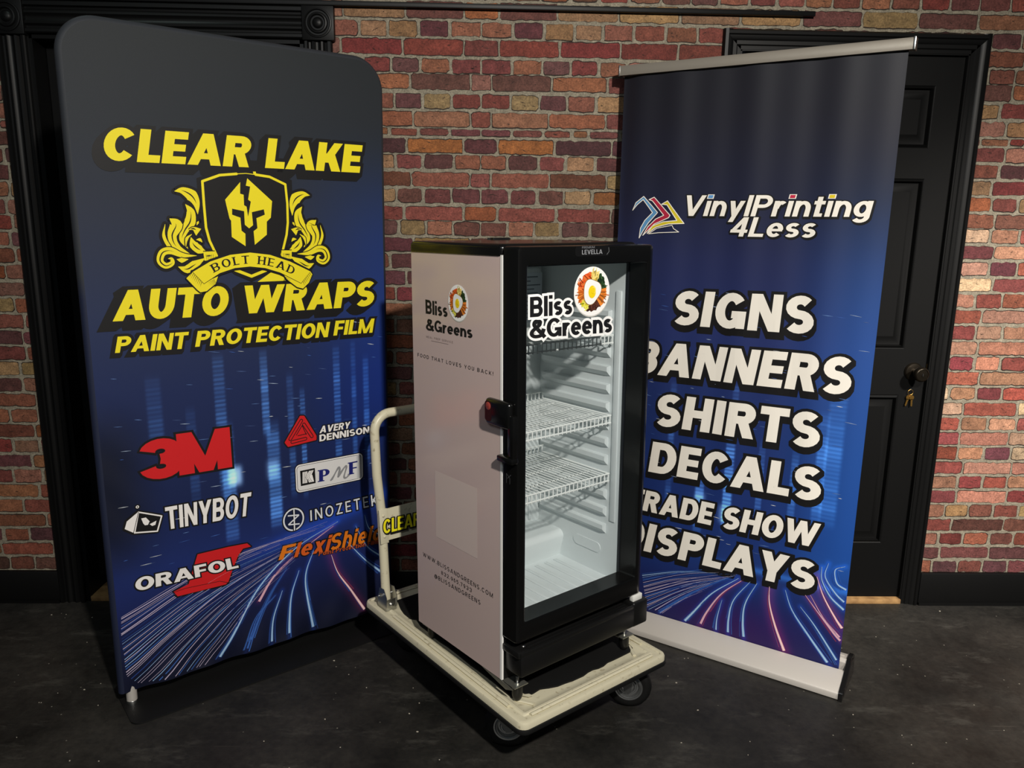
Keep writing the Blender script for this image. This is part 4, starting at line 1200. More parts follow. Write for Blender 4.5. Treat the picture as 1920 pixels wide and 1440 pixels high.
mid = catmull(S['ribbon_mid'], 8)
cum = [0]
for i in range(len(mid) - 1): cum.append(cum[-1] + math.dist(mid[i], mid[i + 1]))
def on_ribbon(x, y):
    s_ = (.135 + x * .745) * cum[-1]
    i = max(0, min(len(mid) - 2, next((k for k in range(len(cum) - 1) if cum[k + 1] >= s_), len(mid) - 2)))
    t = (s_ - cum[i]) / (cum[i + 1] - cum[i])
    p = np.array(mid[i]) * (1 - t) + np.array(mid[i + 1]) * t
    j0, j1 = max(0, i - 3), min(len(mid) - 1, i + 4)
    d = np.array(mid[j1]) - np.array(mid[j0]); d /= np.linalg.norm(d)
    return tuple(p + np.array((-d[1], d[0])) * (y - .5) * .0245)
a.text('BOLT HEAD', None, (.19, .10), INKB, 27, track=.28, serif=.09, mapf=on_ribbon, space=.62)
a.build('crest', INK, cover, 'black and yellow crest with a split helmet on a shield, scroll leaves and a ribbon')

# sponsor logos
OB = lambda w, l=1: [(w, INKB, l, None)]
a = Art(lplace)
a.text('3', Q['N3'], (.31, .25), RED, 3, out=OB(.0065)); a.text('M', Q['M'], (.36, .3), RED, 3, out=OB(.0065))
a.build('sponsor_logo', INK, cover, 'red 3M mark with black outline')
a = Art(lplace)
T3 = S['avery_tri']
tc_ = np.mean(np.array([T3[0], T3[2], T3[3]]), 0)
a.poly([tuple(tc_ + (np.array(p) - tc_) * 1.0) for p in T3], RED, 3)
a.stroke(T3, .014, INKB, 2, closed=True); a.stroke(T3, .006, RED, 4, closed=True)
def slot(p, q, r):
    d = np.array(q) - np.array(p); d /= np.linalg.norm(d); n_ = np.array((-d[1], d[0]))
    a0 = math.degrees(math.atan2(n_[1], n_[0]))
    pts = [tuple(np.array(q) + r * np.array((math.cos(math.radians(t)), math.sin(math.radians(t))))) for t in range(int(a0), int(a0) - 181, -20)]
    pts += [tuple(np.array(p) + r * np.array((math.cos(math.radians(t)), math.sin(math.radians(t))))) for t in range(int(a0) - 180, int(a0) - 361, -20)]
    a.stroke(pts, .0026, INKB, 5, closed=True, round_=False)
slot((.5335, .7565), (.574, .8125), .0048); slot((.540, .7455), (.586, .7490), .0048); slot((.6085, .7535), (.5825, .7985), .0048)
a.stroke([(.555, .7665), (.576, .796), (.589, .7635)], .0024, INKB, 6); a.stroke([(.560, .7635), (.590, .7655)], .0024, INKB, 6)
a.text('AVERY', Q['AVERY'], (.25, .2), WHT, 3, out=OB(.0035)); a.text('DENNISON', Q['DENNISON'], (.25, .2), WHT, 3, out=OB(.0035))
a.build('sponsor_logo', INK, cover, 'red triangle mark with white lettering AVERY DENNISON')
a = Art(lplace)
kq = [np.array(p) for p in S['kpmf']]; kc = sum(kq) / 4
def kbox(g, r=.013):
    us = [p[0] for p in kq]; x0, x1 = kq[0][0] - g, kq[1][0] + g
    y0, y1 = min(p[1] for p in kq[2:]) - g, max(p[1] for p in kq[:2]) + g
    return rrect(x0, x1, y0, y1, r)
a.poly(kbox(.006, .017), INKB, 1); a.poly(kbox(.003, .015), WHT, 2); a.poly(kbox(-.001, .012), INKB, 3); a.poly(kbox(-.0025, .011), (222, 220, 218), 4)
x1_ = kq[1][0]; y0_, y1_ = min(p[1] for p in kq[2:]) + .004, max(p[1] for p in kq[:2]) - .004
for i in range(6): a.poly([(x1_ - .022 + i * .003, y0_), (x1_ - .019 + i * .003, y0_), (x1_ - .019 + i * .003, y1_), (x1_ - .022 + i * .003, y1_)], (205 - i * 14,) * 3, 5)
a.poly(S['kpmf_k'], INKB, 5)
a.text('K', Q['K'], (.42, .3), WHT, 6)
kb_, kt_ = np.array(Q['K'][0]), np.array(Q['K'][3])
for i in range(3):
    a.stroke([tuple(kb_ + (.0035 + i * .0042, 0)), tuple(kt_ + (.0035 + i * .0042, 0))], .0011, INKB, 7)
    a.stroke([tuple(kt_ + (.022 + i * .006, 0)), tuple((kb_ + kt_) / 2 + (.010 + i * .006, 0)), tuple(kb_ + (.022 + i * .006, 0))], .0010, INKB, 7, round_=False)
NAVY = (28, 34, 110)
a.text('P', Q['P'], (.3, .11), NAVY, 6, serif=.1); a.text('F', Q['F'], (.3, .11), NAVY, 6, serif=.1)
mq = [np.array(p) for p in Q['MM']]
def mpt(x, y): return tuple(mq[0] * (1 - x) * (1 - y) + mq[1] * x * (1 - y) + mq[2] * x * y + mq[3] * (1 - x) * y)
a.stroke(catmull([mpt(-.06, -.02), mpt(.04, .15), mpt(.18, .75), mpt(.28, 1.0), mpt(.36, .8), mpt(.38, .15), mpt(.5, .55), mpt(.68, 1.0), mpt(.76, .8), mpt(.76, .1), mpt(.92, -.05), mpt(1.08, .2)], 5), [.005 + .003 * math.sin(i * .37) ** 2 for i in range(56)], (140, 140, 142), 6)
a.build('sponsor_logo', INK, cover, 'white rounded badge reading KPMF')
a = Art(lplace)
a.text('TINYBOT', Q['TINYBOT'], (.24, .17), WHT, 3, track=.1, out=OB(.0045))
for p_ in ('tb_front', 'tb_side'): a.stroke(S[p_], .013, INKB, 1, closed=True)
a.poly(S['tb_front'], INKB, 2); a.poly(S['tb_side'], WHT, 3); a.stroke(S['tb_front'], .0042, WHT, 3, closed=True)
a.stroke([S['tb_front'][0], S['tb_side'][3]], .0018, INKB, 4)
sc_ = np.mean(np.array(S['tb_side']), 0) + (-.004, -.002); a.disc(tuple(sc_), .0065, INKB, 4, ry=.009); a.disc(tuple(sc_ + (.001, 0)), .0042, WHT, 5, ry=.0062)
a.poly(S['tb_eye1'], WHT, 4, True); a.poly(S['tb_eye2'], WHT, 4, True)
a.disc(S['tb_ant'][0], .008, INKB, 1); a.disc(S['tb_ant'][0], .0045, WHT, 3); a.disc(S['tb_ant'][0], .002, INKB, 4)
a.build('sponsor_logo', INK, cover, 'white robot head icon with lettering TINYBOT')
a = Art(lplace)
a.text('INOZETEK', Q['INOZETEK'], (.155, .13), (226, 228, 232), 3, track=.34, out=OB(.0042))
ic, ie, i0_, i1_ = S['ino']; ir = math.dist(ic, ie)
a.stroke(arc(ic[0], ic[1], ir * .92, ir, 0, 360, 30), .0125, INKB, 1, round_=False); a.disc(ic, ir * .9, (20, 30, 62), 2)
a.stroke(arc(ic[0], ic[1], ir * .92, ir, 0, 360, 30), .0052, (226, 228, 232), 3, round_=False)
a.stroke([i0_, i1_], .011, INKB, 4, round_=False); a.stroke([i0_, i1_], .0045, (226, 228, 232), 6, round_=False)
z = S['inoz']; a.stroke([z[0], z[1], z[2], z[3]], .0045, (226, 228, 232), 5, round_=False)
a.build('sponsor_logo', INK, cover, 'white ring mark with spaced lettering INOZETEK')
a = Art(lplace)
ORG, ORG2 = (226, 120, 26), (214, 92, 30)
a.text('F', [Q['FLEXI'][0], tuple(np.array(Q['FLEXI'][0]) * .74 + np.array(Q['FLEXI'][1]) * .26), tuple(np.array(Q['FLEXI'][3]) * .74 + np.array(Q['FLEXI'][2]) * .26), Q['FLEXI'][3]], (.22, .2), ORG, 3, out=OB(.004))
fq = [np.array(p) for p in Q['FLEXI']]
a.text('lexi', [tuple(fq[0] * .7 + fq[1] * .3), tuple(fq[1]), tuple(fq[2]), tuple(fq[3] * .7 + fq[2] * .3)], (.22, .18), ORG2, 3, track=.12, X=.78, out=OB(.004))
a.text('Shield', Q['SHIELD'], (.21, .17), ORG, 3, track=.12, X=.76, out=OB(.004))
a.text('Paint Protection Film', Q['PPF'], (.17, .15), (196, 84, 40), 3, track=.14, out=OB(.0018))
a.build('sponsor_logo', INK, cover, 'orange slanted lettering FlexiShield with a small line below')
a = Art(lplace)
for k in ('orasheet', 'oraroll'):
    a.stroke(S[k], .0085, INKB, 1, closed=True); a.poly(S[k], RED, 2 if k == 'orasheet' else 3, True)
a.stroke(S['oraroll'], .0016, INKB, 4, closed=True)
a.text('ORAFOL', Q['ORAFOL'], (.26, .2), WHT, 6, track=.07, out=[(.0045, INKB, 5, None)])
a.build('sponsor_logo', INK, cover, 'red rolled sheet mark with white lettering ORAFOL')

for u in (.0, .870):
    mb = MB(); mb.tube([(u, 0, .006), (u, 0, .3)], .0155, 18)
    pl = mb.build('frame_pole', ALU, fab)
    mb = MB(); mb.lathe([(.0165, .005), (.0165, .014), (.0158, .015)], (u, 0, 0), (0, 0, 1), 20)
    mb.build('pole_collar', STEEL, pl)
mb = MB()
mb.prism(rrect(-.028, .93, -.125, .125, .03, 6), lambda p, q, d: (p, q, d), .0, .005)
mb.build('base_plate', mat('black_powder_coat', (16, 16, 16), .55, spec=.35, bump=(400, .15)), fab)

# ------------------------------------------------------------------ right: roll-up banner
roll = empty('roll_up_banner', 'roll-up banner on an aluminium base with white lettering, in front of the closed door', 'banner', (.546, -.265, 0), math.radians(-34.33))
RU0, RU1, RV0, RV1 = -.204, .653, .055, 1.945
def rdisp(u, v):
    k = sm(np.float64(v), .1, .9)
    e = math.exp(-((u - RU0) / .04) ** 2) * .013 * k
    return float(e + k * (.0022 * math.sin((u + .2) * 24) + .0012 * math.sin((u + .2) * 51 + 1)))
def rplace(u, v, l):
    return (u, .085 - .0004 * l + rdisp(u, v), v)
FANR = fan_trails(S['fanR'][0], S['fanR'][1:], random.Random(8), .12)
def r_inside(p): return RU0 + .003 < p[0] < RU1 - .003 and RV0 + .012 < p[1] < RV1
def rcol(U, V):
    c = grad(V, [(0, (20, 30, 78)), (.2, (26, 40, 98)), (.33, (30, 56, 122)), (.45, (27, 50, 114)), (.8, (31, 50, 108)), (1.1, (38, 50, 104)), (1.35, (36, 43, 84)), (1.55, (31, 34, 56)), (1.8, (28, 28, 38)), (1.97, (27, 27, 33))])
    e = sm(U, .33, .65) * (1 - sm(V, 1.2, 1.75)) * sm(V, .28, .4)
    c += e[..., None] * np.array([2, 26, 42.])
    c += (np.exp(-((V - .325) / .012) ** 2) * sm(U, .15, .35))[..., None] * np.array([18, 46, 70.])
    c += (np.exp(-((U - .22) / .15) ** 2) * sm(V, .2, .25) * 0)[..., None] * np.array([1, 1, 1.])
    c += ((1 - sm(V, .1, .26)) * np.exp(-((U - .3) / .25) ** 2))[..., None] * np.array([26, -8, 0.])
    c = city(U, V, c, S['bldR'], [(.245, .50, .022, .5), (.155, .53, .02, .35)], 9)
    return trail_glow(U, V, c, [(p, w, k) for p, w, k in S['trailR']] )
mb = MB()
cover_mesh(mb, lambda v: (RU0, RU1), list(np.arange(RV0, RV1 + .002, .004)), rplace, rcol, 215)
art = Art(rplace); art.mb = mb
trail_strokes(art, FANR, r_inside)
trail_strokes(art, [(p, .0040 + w * .0005, k) for p, w, k in S['trailR']], r_inside)
dashes(art, random.Random(4), 120, RU0, RU1, .38, 1.25, lambda u, v: -.05 + (.8 - v) * .12, r_inside)
sheet = mb.build('banner_sheet', VINYL, roll)
CREAM = (246, 240, 228)
SHR = lambda k: [(.0095 * k, INKB, 1, (.001, -.0145 * k))]
for w_, k in (('SIGNS', 1), ('BANNERS', 1), ('SHIRTS', 1), ('DECALS', 1), ('DISPLAYS', 1)):
    word(rplace, sheet, 'lettering', [(w_, Q[w_], (.29, .228), CREAM, 2, dict(out=SHR(k), track=.09))], 'white block lettering ' + w_)
word(rplace, sheet, 'lettering', [('TRADE', Q['TRADE'], (.29, .225), CREAM, 2, dict(out=SHR(.75), track=.07)), ('SHOW', Q['SHOW'], (.29, .225), CREAM, 2, dict(out=SHR(.75), track=.07))], 'smaller white lettering TRADE SHOW')
a = Art(rplace, .02)
SHV = [(.0035, INKB, 1, (.003, -.004))]
vq = Q['VINYLPRINTING']
pcs, W_ = layout('V\u0131nylPr\u0131nt\u0131ng', .19, .16, .085, .73)
a.text('V\u0131nylPr\u0131nt\u0131ng', vq, (.19, .16), CREAM, 2, track=.085, out=SHV)
bl, br, tr, tl = [np.array(p) for p in vq]
def vmap(x, y): return tuple(bl * (1 - x) * (1 - y) + br * x * (1 - y) + tr * x * y + tl * (1 - x) * y)
x = 0
dots = []
for ch in 'V\u0131nylPr\u0131nt\u0131ng':
    w_, _ = glyph(ch, .19, .16)
    if ch == '\u0131': dots.append((x / W_, (x + .19) / W_))
    x += w_ + .085
for (p, q), c_ in zip(dots, ((96, 152, 206), (190, 40, 70), (226, 200, 40))):
    e = .006
    a.poly([vmap(p - e, .83), vmap(q + e, .83), vmap(q + e, 1.04), vmap(p - e, 1.04)], CREAM, 3)
    a.poly([vmap(p - e * .1, .86), vmap(q + e * .1, .86), vmap(q + e * .1, 1.01), vmap(p - e * .1, 1.01)], c_, 4)
a.text('4Less', Q['LESS'], (.19, .16), CREAM, 2, track=.085, out=SHV)
a.build('lettering', INK, sheet, 'white slanted shop lettering with blue, red and yellow dots')
a = Art(rplace, .02)
for k, c_ in (('vp_blue', (92, 146, 190)), ('vp_red', (178, 40, 66)), ('vp_yel', (216, 196, 44))):
    L_ = {'vp_blue': 2, 'vp_red': 4, 'vp_yel': 6}[k]
    a.stroke(S[k], .0026, CREAM, L_, closed=True); a.poly(S[k], c_, L_ - 1, True)
a.stroke(S['vp_out'] + [(S['vp_out'][0][0] + .035, S['vp_out'][-1][1] - .004)], .0022, CREAM, 9, closed=True)
a.build('logo', INK, sheet, 'logo of three bent blue, red and yellow sheets')

# base cassette, end caps, top rail, pole
PROF = [(.000, .004), (.000, .020), (.004, .026), (.040, .046), (.070, .060), (.082, .062), (.082, .050), (.096, .050), (.096, .082), (.108, .090), (.150, .086), (.176, .070), (.188, .040), (.188, .004)]
mb = MB()
a0 = [(-.200, y, z) for y, z in PROF]; a1 = [(.672, y, z) for y, z in PROF]
mb.loft([a0, a1], 0, smooth=False)
mb.add(a0, [list(range(len(a0)))]); mb.add(a1, [list(range(len(a1)))[::-1]])
mb.box(-.18, .66, .110, .116, .088, .0905); mb.box(-.18, .66, .128, .132, .0865, .0895)
mb.build('base_cassette', ALU, roll)
CAPM = mat('dark_chrome_cap', (70, 68, 68), .2, metal=.9)
for x0, x1 in ((.672, .684), (-.212, -.200)):
    mb = MB()
    pr = [(-.003, .0), (-.003, .024), (.002, .031), (.072, .066), (.096, .088), (.110, .096), (.152, .092), (.180, .074), (.192, .042), (.192, 0)]
    mb.prism(pr, lambda p, q, d: (d, p, q), x0, x1)
    cp = mb.build('end_cap', CAPM, roll)
    mb = MB(); xs_ = x1 if x0 > 0 else x0
    sg = 1 if x0 > 0 else -1
    mb.prism([(.02, .010), (.02, .024), (.07, .052), (.098, .074), (.112, .082), (.150, .078), (.170, .064), (.178, .04), (.178, .010)], lambda p, q, d: (d, p, q), xs_, xs_ + sg * .002)
    mb.build('cap_insert', mat('smoked_plastic', (30, 28, 28), .15, spec=.6), cp)
mb = MB()
rp = [(.072, 1.940), (.071, 1.946), (.071, 1.966), (.074, 1.971), (.098, 1.971), (.101, 1.966), (.101, 1.944), (.098, 1.940)]
a0 = [(-.208, y, z) for y, z in rp]; a1 = [(.664, y, z) for y, z in rp]
mb.loft([a0, a1], 0, smooth=False); mb.add(a0, [list(range(8))]); mb.add(a1, [list(range(8))[::-1]])
mb.build('top_rail', mat('rail_aluminium', (168, 160, 148), .4, metal=.6, bump=(220, .05)), roll)
for x0, x1 in ((.664, .671), (-.214, -.208)):
    mb = MB(); mb.box(x0, x1, .069, .103, 1.938, 1.973, .002)
    mb.build('rail_end_cap', STEEL, roll)
mb = MB(); mb.tube([(.225, .14, .085), (.225, .125, 1.0), (.225, .106, 1.95)], .009, 12)
mb.build('support_pole', ALU, roll)

# ------------------------------------------------------------------ glass-door cooler
_phi = 0.6584
_a = Vector((math.cos(_phi), math.sin(_phi), 0)); _b = Vector((-math.sin(_phi), math.cos(_phi), 0))
_up = (Vector((0, 0, 1)) - .0017 * _a + .0154 * _b).normalized()
_b = (_b - _up * _b.dot(_up)).normalized(); _a = _b.cross(_up)
KS = .984; KC = .9773                                        # cart and cooler scaled about the camera, so the deck clears the skirting
_P0 = Vector((.0352, -.9291, .2033))
MC = Matrix(((_a.x, _b.x, _up.x, _P0.x), (_a.y, _b.y, _up.y, _P0.y), (_a.z, _b.z, _up.z, _P0.z), (0, 0, 0, 1))) @ Matrix.Scale(KC, 4)
cooler = empty('beverage_cooler', 'black glass-door cooler with pink-grey side wrap and three wire shelves on the cart', 'cooler', None, M=MC)
SH = (0, 0, .055)
GLB = mat('gloss_black_plastic', (13, 13, 13), .2, spec=.5)
STB = mat('satin_black_plastic', (18, 18, 18), .38, spec=.4)
LINER = mat('white_liner_plastic', (214, 221, 222), .38, spec=.4)
WIRE = mat('white_coated_wire', (232, 236, 234), .35, spec=.5)
GASK = mat('dark_rubber_gasket', (20, 24, 30), .5)
WRAP = mat('pink_vinyl_wrap', (206, 184, 178), .16, spec=.5)
W, D, HC = .488, .422, 1.160
mb = MB()
mb.box(.0, .004, 0, D, 0, HC); mb.box(W - .004, W, 0, D, 0, HC); mb.box(.004, W - .004, D - .004, D, 0, HC)
mb.box(.004, W - .004, 0, D - .004, 0, .004)
mb.box(.004, W - .004, .0, .006, .004, .150)
mb.build('cabinet', STB, cooler, shift=SH)
# moulded white inside
x0, x1, yb, z0, z1 = .040, .448, .365, .160, 1.135
mb = MB()
mb.box(.004, x0, .0, D - .004, .150, HC - .001); mb.box(x1, W - .004, .0, D - .004, .150, HC - .001)
mb.box(x0, x1, yb, D - .004, .150, HC - .001); mb.box(x0, x1, 0, yb, z1, HC - .001); mb.box(x0, x1, 0, yb, .150, z0)
hp = [(.258, z0 - .01), (.250, z0 + .03)] + [(.262 + .022 * math.cos(math.radians(t)) - .0, .228 + .022 * math.sin(math.radians(t))) for t in range(180, 89, -15)] + [(yb, .25), (yb, z0 - .01)]
mb.prism(hp, lambda p, q, d: (d, p, q), x0, x1)
for i in range(13):                              # moulded shelf runners on both side walls
    zr = .318 + i * .0548
    for s_, xx in ((1, x1), (-1, x0)):
        pr = [(xx, zr + .012), (xx - s_ * .016, zr + .010), (xx - s_ * .016, zr - .004), (xx, zr - .020)]
        mb.prism(pr, lambda p, q, d: (p, d, q), .050, yb - .025)
for s_, xx in ((1, x1), (-1, x0)):
    mb.box(min(xx, xx - s_ * .004), max(xx, xx - s_ * .004), .012, .034, .345, 1.045, .0015)
    mb.prism(rrect(.07, .19, .225, .258, .016, 5), lambda p, q, d: (d, p, q), xx - s_ * .0025, xx + s_ * .001)
for i in range(9):                               # ribs on the floor and the back wall
    xr = x0 + .045 + i * .04
    mb.box(xr - .006, xr + .006, .04, .235, z0 - .001, z0 + .003, .0012)
    mb.box(xr - .005, xr + .005, yb - .006, yb + .001, .26, .42, .002)
mb.box(x0 + .03, x1 - .03, yb - .035, yb + .001, .90, 1.10, .010)
mb.build('inner_liner', LINER, cooler, shift=SH)
mb = MB(); mb.box(.30, .42, yb - .0362, yb - .0352, .93, 1.085)
lab = mb.build('notice_label', mat('pale_grey_label', (186, 196, 204), .5), cooler, shift=SH)
mb = MB()
for i in range(11):
    mb.box(.312, .312 + (.09, .06, .1, .075)[i % 4], yb - .0368, yb - .0363, 1.07 - i * .0125, 1.0735 - i * .0125)
mb.build('fine_print', mat('grey_print', (92, 102, 112), .5), lab, shift=SH)
mb = MB(); mb.box(.075, .135, yb - .0362, yb - .0352, 1.0, 1.085)
lab2 = mb.build('notice_label', MATS['pale_grey_label'], cooler, shift=SH)
mb = MB(); mb.tube([(.105 + .02 * math.cos(t), yb - .0366, 1.045 + .02 * math.sin(t)) for t in [math.radians(40 + 280 * i / 18) for i in range(19)]], .0022, 6)
mb.build('round_mark', MATS['grey_print'], lab2, shift=SH)

mb = MB(); mb.box(-.0016, .0004, .0045, D - .002, .001, HC - .006)
wrap = mb.build('side_wrap', WRAP, cooler, shift=SH)
wrap['label'] = 'pink-grey printed vinyl wrap'
mb = MB(); mb.box(-.0024, .004, -.0035, .0045, .001, HC - .004)
mb.build('edge_strip', mat('white_edge_vinyl', (246, 244, 240), .4), cooler, shift=SH)

# top cap, softly rounded
def soft_slab(mb, x0, x1, y0, y1, z0, z1, r, e):
    loops = []
    for t in range(0, 91, 18):
        k = e * (1 - math.cos(math.radians(t))); zz = z1 - e + e * math.sin(math.radians(t))
        loops.append([(p[0], p[1], zz) for p in rrect(x0 + k, x1 - k, y0 + k, y1 - k, r)])
    loops.insert(0, [(p[0], p[1], z0) for p in rrect(x0, x1, y0, y1, r)])
    mb.loft(loops, 0, caps=True)
mb = MB(); soft_slab(mb, -.004, W + .003, -.001, D + .004, HC - .006, HC + .024, .012, .012)
mb.build('top_cap', GLB, cooler, shift=SH)
mb = MB(); mb.box(.296, .362, D - .004, D + .012, HC + .010, HC + .031, .002)
mb.build('rear_bracket', STB, cooler, shift=SH)

# door: black frame with dark inner gasket, clear pane
def frame_loft(mb, steps, mi=0):
    mb.loft([[(p[0], y, p[1]) for p in rrect(a, b, c, d, r, 5)] for (a, b, c, d, r, y) in steps], mi, closed=True)
DX0, DX1, DZ0, DZ1 = -.002, .488, .131, 1.178
GX0, GX1, GZ0, GZ1 = .027, .462, .190, 1.132
mb = MB()
frame_loft(mb, [(DX0, DX1, DZ0, DZ1, .010, -.008), (DX0, DX1, DZ0, DZ1, .010, -.055), (DX0 + .002, DX1 - .002, DZ0 + .002, DZ1 - .002, .010, -.062), (DX0 + .008, DX1 - .008, DZ0 + .007, DZ1 - .007, .010, -.065),
                (GX0 - .003, GX1 + .003, GZ0 - .003, GZ1 + .003, .008, -.065), (GX0, GX1, GZ0, GZ1, .006, -.0635), (GX0, GX1, GZ0, GZ1, .006, -.050), (GX0 + .004, GX1 - .012, GZ0 + .004, GZ1 - .004, .006, -.008)])
dr = mb.build('door', GLB, cooler, shift=SH)
dr['label'] = 'glossy black door frame'
mb = MB()
frame_loft(mb, [(.008, .478, .140, 1.168, .004, -.002), (.008, .478, .140, 1.168, .004, -.008), (.040, .446, .168, 1.126, .004, -.010), (.040, .446, .168, 1.126, .004, -.002)])
mb.build('door_gasket', GASK, dr, shift=SH)
def glass_material():
    m = bpy.data.materials.new('clear_glass'); m.use_nodes = True
    nt = m.node_tree; nt.nodes.clear(); L = nt.links.new
    o = nt.nodes.new('ShaderNodeOutputMaterial'); t = nt.nodes.new('ShaderNodeBsdfTransparent'); g = nt.nodes.new('ShaderNodeBsdfGlossy')
    f = nt.nodes.new('ShaderNodeFresnel'); ge = nt.nodes.new('ShaderNodeNewGeometry'); mr = nt.nodes.new('ShaderNodeMapRange')
    mr.inputs['To Min'].default_value = 1.4; mr.inputs['To Max'].default_value = 1 / 1.4
    L(ge.outputs['Backfacing'], mr.inputs['Value']); L(mr.outputs[0], f.inputs['IOR'])   # a thin pane: same on both faces
    t.inputs[0].default_value = (.945, .96, .965, 1); g.inputs['Roughness'].default_value = .02
    x = nt.nodes.new('ShaderNodeMixShader'); L(f.outputs[0], x.inputs[0]); L(t.outputs[0], x.inputs[1]); L(g.outputs[0], x.inputs[2]); L(x.outputs[0], o.inputs[0])
    return m
mb = MB(); mb.add([(GX0 - .002, -.059, GZ0 - .002), (GX1 + .002, -.059, GZ0 - .002), (GX1 + .002, -.059, GZ1 + .002), (GX0 - .002, -.059, GZ1 + .002)], [[0, 1, 2, 3]])
mb.build('glass_pane', glass_material(), dr, shift=SH)

# lock and pull handle on the near edge
mb = MB()
mb.box(-.021, .001, -.052, .048, .722, .792, .010, seg=3)
mb.box(-.016, .004, -.064, -.040, .640, .760, .005, seg=2)
mb.box(-.022, .002, -.066, -.004, .634, .650, .004)
hd = mb.build('door_handle', GLB, dr, shift=SH)
mb = MB(); mb.lathe([(.0105, 0), (.0105, .001), (.0085, .0022), (.001, .0022)], (-.0208, .031, .772), (-1, 0, 0), 20); mb.box(-.0234, -.0228, .025, .037, .7712, .7728)
lk = mb.build('lock_cylinder', mat('red_brown_lock', (150, 62, 54), .3, spec=.6), hd, shift=SH)
mb = MB(); mb.prism(rrect(.018, .045, .732, .785, .008, 4), lambda p, q, d: (d, p, q), -.0208, -.0214)
mb.build('lock_face', mat('dark_red_plastic', (44, 18, 18), .25), hd, shift=SH)
a = Art(lambda p, q, l: (DX0 - .0004 * l, p, q))
for st in ([(-.022, .600), (-.022, .575)], [(-.022, .600), (-.036, .590), (-.036, .575)], [(-.026, .588), (-.040, .600)]):
    a.stroke(st, .0018, (70, 72, 74), 1)
a.build('embossed_mark', INK, dr, shift=SH)

# print on the wrap, sticker on the glass
def csplace(p, q, l): return (-.0016 - .0003 * l, p, q)
def cfplace(p, q, l): return (p, -.0592 - .0003 * l, q)
def dish(a, c, r, sg, ell, L0, seed):
    """plate of food: sg turns the picture the right way round on its surface"""
    rg = random.Random(seed)
    P = lambda x, y: (c[0] + sg * x * r, c[1] + y * r * ell)
    a.poly([P(math.cos(t) * 1.0, math.sin(t) * 1.0 - .05) for t in [2 * PI * i / 40 for i in range(40)]], (206, 204, 196), L0)
    a.poly([P(math.cos(t), math.sin(t)) for t in [2 * PI * i / 40 for i in range(40)]], (252, 251, 248), L0 + 1)
    secs = [(92, 175, (226, 84, 32), (246, 128, 60), 'shred'), (58, 96, (222, 184, 70), (248, 226, 130), 'shred'), (8, 60, (28, 52, 28), (62, 96, 52), 'leaf'), (-52, 8, (240, 140, 52), (200, 96, 30), 'slice'),
            (-112, -52, (70, 36, 26), (104, 60, 44), 'leaf'), (-152, -108, (214, 206, 40), (240, 236, 110), 'leaf'), (172, 216, (240, 140, 52), (200, 96, 30), 'slice')]
    for t0, t1, c1, c2, kind in secs:
        n = 9; ou, inn = [], []
        for i in range(n + 1):
            t = math.radians(t0 + (t1 - t0) * i / n)
            ro, ri = .80 + rg.uniform(-.05, .06), .36
            ou.append(P(math.cos(t) * ro, math.sin(t) * ro)); inn.append(P(math.cos(t) * ri, math.sin(t) * ri))
        a.poly(ou + inn[::-1], c1, L0 + 2, True)
        for k in range(26 if kind == 'shred' else 12):
            t = math.radians(rg.uniform(t0 + 3, t1 - 3)); ro = rg.uniform(.5, .8)
            x, y = math.cos(t) * ro, math.sin(t) * ro
            if kind == 'shred':
                an = math.radians((t0 + t1) / 2 + (25 if t0 > 90 else 0)) + rg.gauss(0, .4); l = rg.uniform(.10, .22)
            elif kind == 'slice':
                an = t + rg.gauss(0, .1); l = .2
            else:
                an = rg.uniform(0, PI); l = rg.uniform(.06, .14)
            e0, e1 = P(x - l * math.cos(an), y - l * math.sin(an)), P(x + l * math.cos(an), y + l * math.sin(an))
            cc = c2 if rg.random() < .7 else tuple(v * .6 for v in c1)
            a.stroke([e0, e1], r * .035, cc, L0 + 3 + k % 2, round_=False)
    bl_ = [P((.50 + .05 * math.sin(3 * t + 1) + .04 * math.sin(2 * t)) * math.cos(t) - .03, (.50 + .05 * math.sin(3 * t + 1)) * 1.05 * math.sin(t)) for t in [2 * PI * i / 36 for i in range(36)]]
    a.poly(bl_, (150, 110, 50), L0 + 5); 
    a.poly([(c[0] + (p[0] - c[0]) * .95, c[1] + (p[1] - c[1]) * .95) for p in bl_], (250, 250, 247), L0 + 6)
    yk = lambda k, dx, dy: [P(math.cos(t) * .21 * k + dx, math.sin(t) * .26 * k + dy) for t in [2 * PI * i / 24 for i in range(24)]]
    a.poly(yk(1, -.02, -.02), (246, 214, 20), L0 + 7); a.poly(yk(.55, .07, .05), (252, 236, 120), L0 + 8); a.poly(yk(.5, .03, .03), (246, 214, 20), L0 + 9)
BW = (.235, .19)
DARK = (24, 24, 26)
a = Art(csplace)
a.text('Bliss', Q['s_Bliss'], BW, DARK, 1, track=.075, X=.7); a.text('&Greens', Q['s_Greens'], BW, DARK, 1, track=.055, X=.7)
a.build('printed_logo', INK, wrap, 'black lettering Bliss and Greens', shift=SH)
a = Art(csplace); dish(a, (.187, 1.0235), .0465, -1, 1.05, 2, 3)
a.build('printed_dish', INK, wrap, 'round printed plate with a fried egg and vegetables', shift=SH)
a = Art(csplace)
TW = (.15, .14)
a.text('MEAL PREP SERVICE', Q['s_MEAL'], (.10, .1), (120, 104, 100), 1, track=.35, space=.6)
a.stroke(S['s_line'], .0009, (120, 104, 100), 1)
a.text('FOOD THAT LOVES YOU BACK!', Q['s_FOOD'], TW, DARK, 1, track=.36, space=.62)
a.text('WWW.BLISSANDGREENS.COM', Q['s_WWW'], TW, DARK, 1, track=.3)
a.text('832.965.7933', Q['s_832'], TW, DARK, 1, track=.3)
a.text('@BLISSANDGREENS', Q['s_AT'], TW, DARK, 1, track=.3)
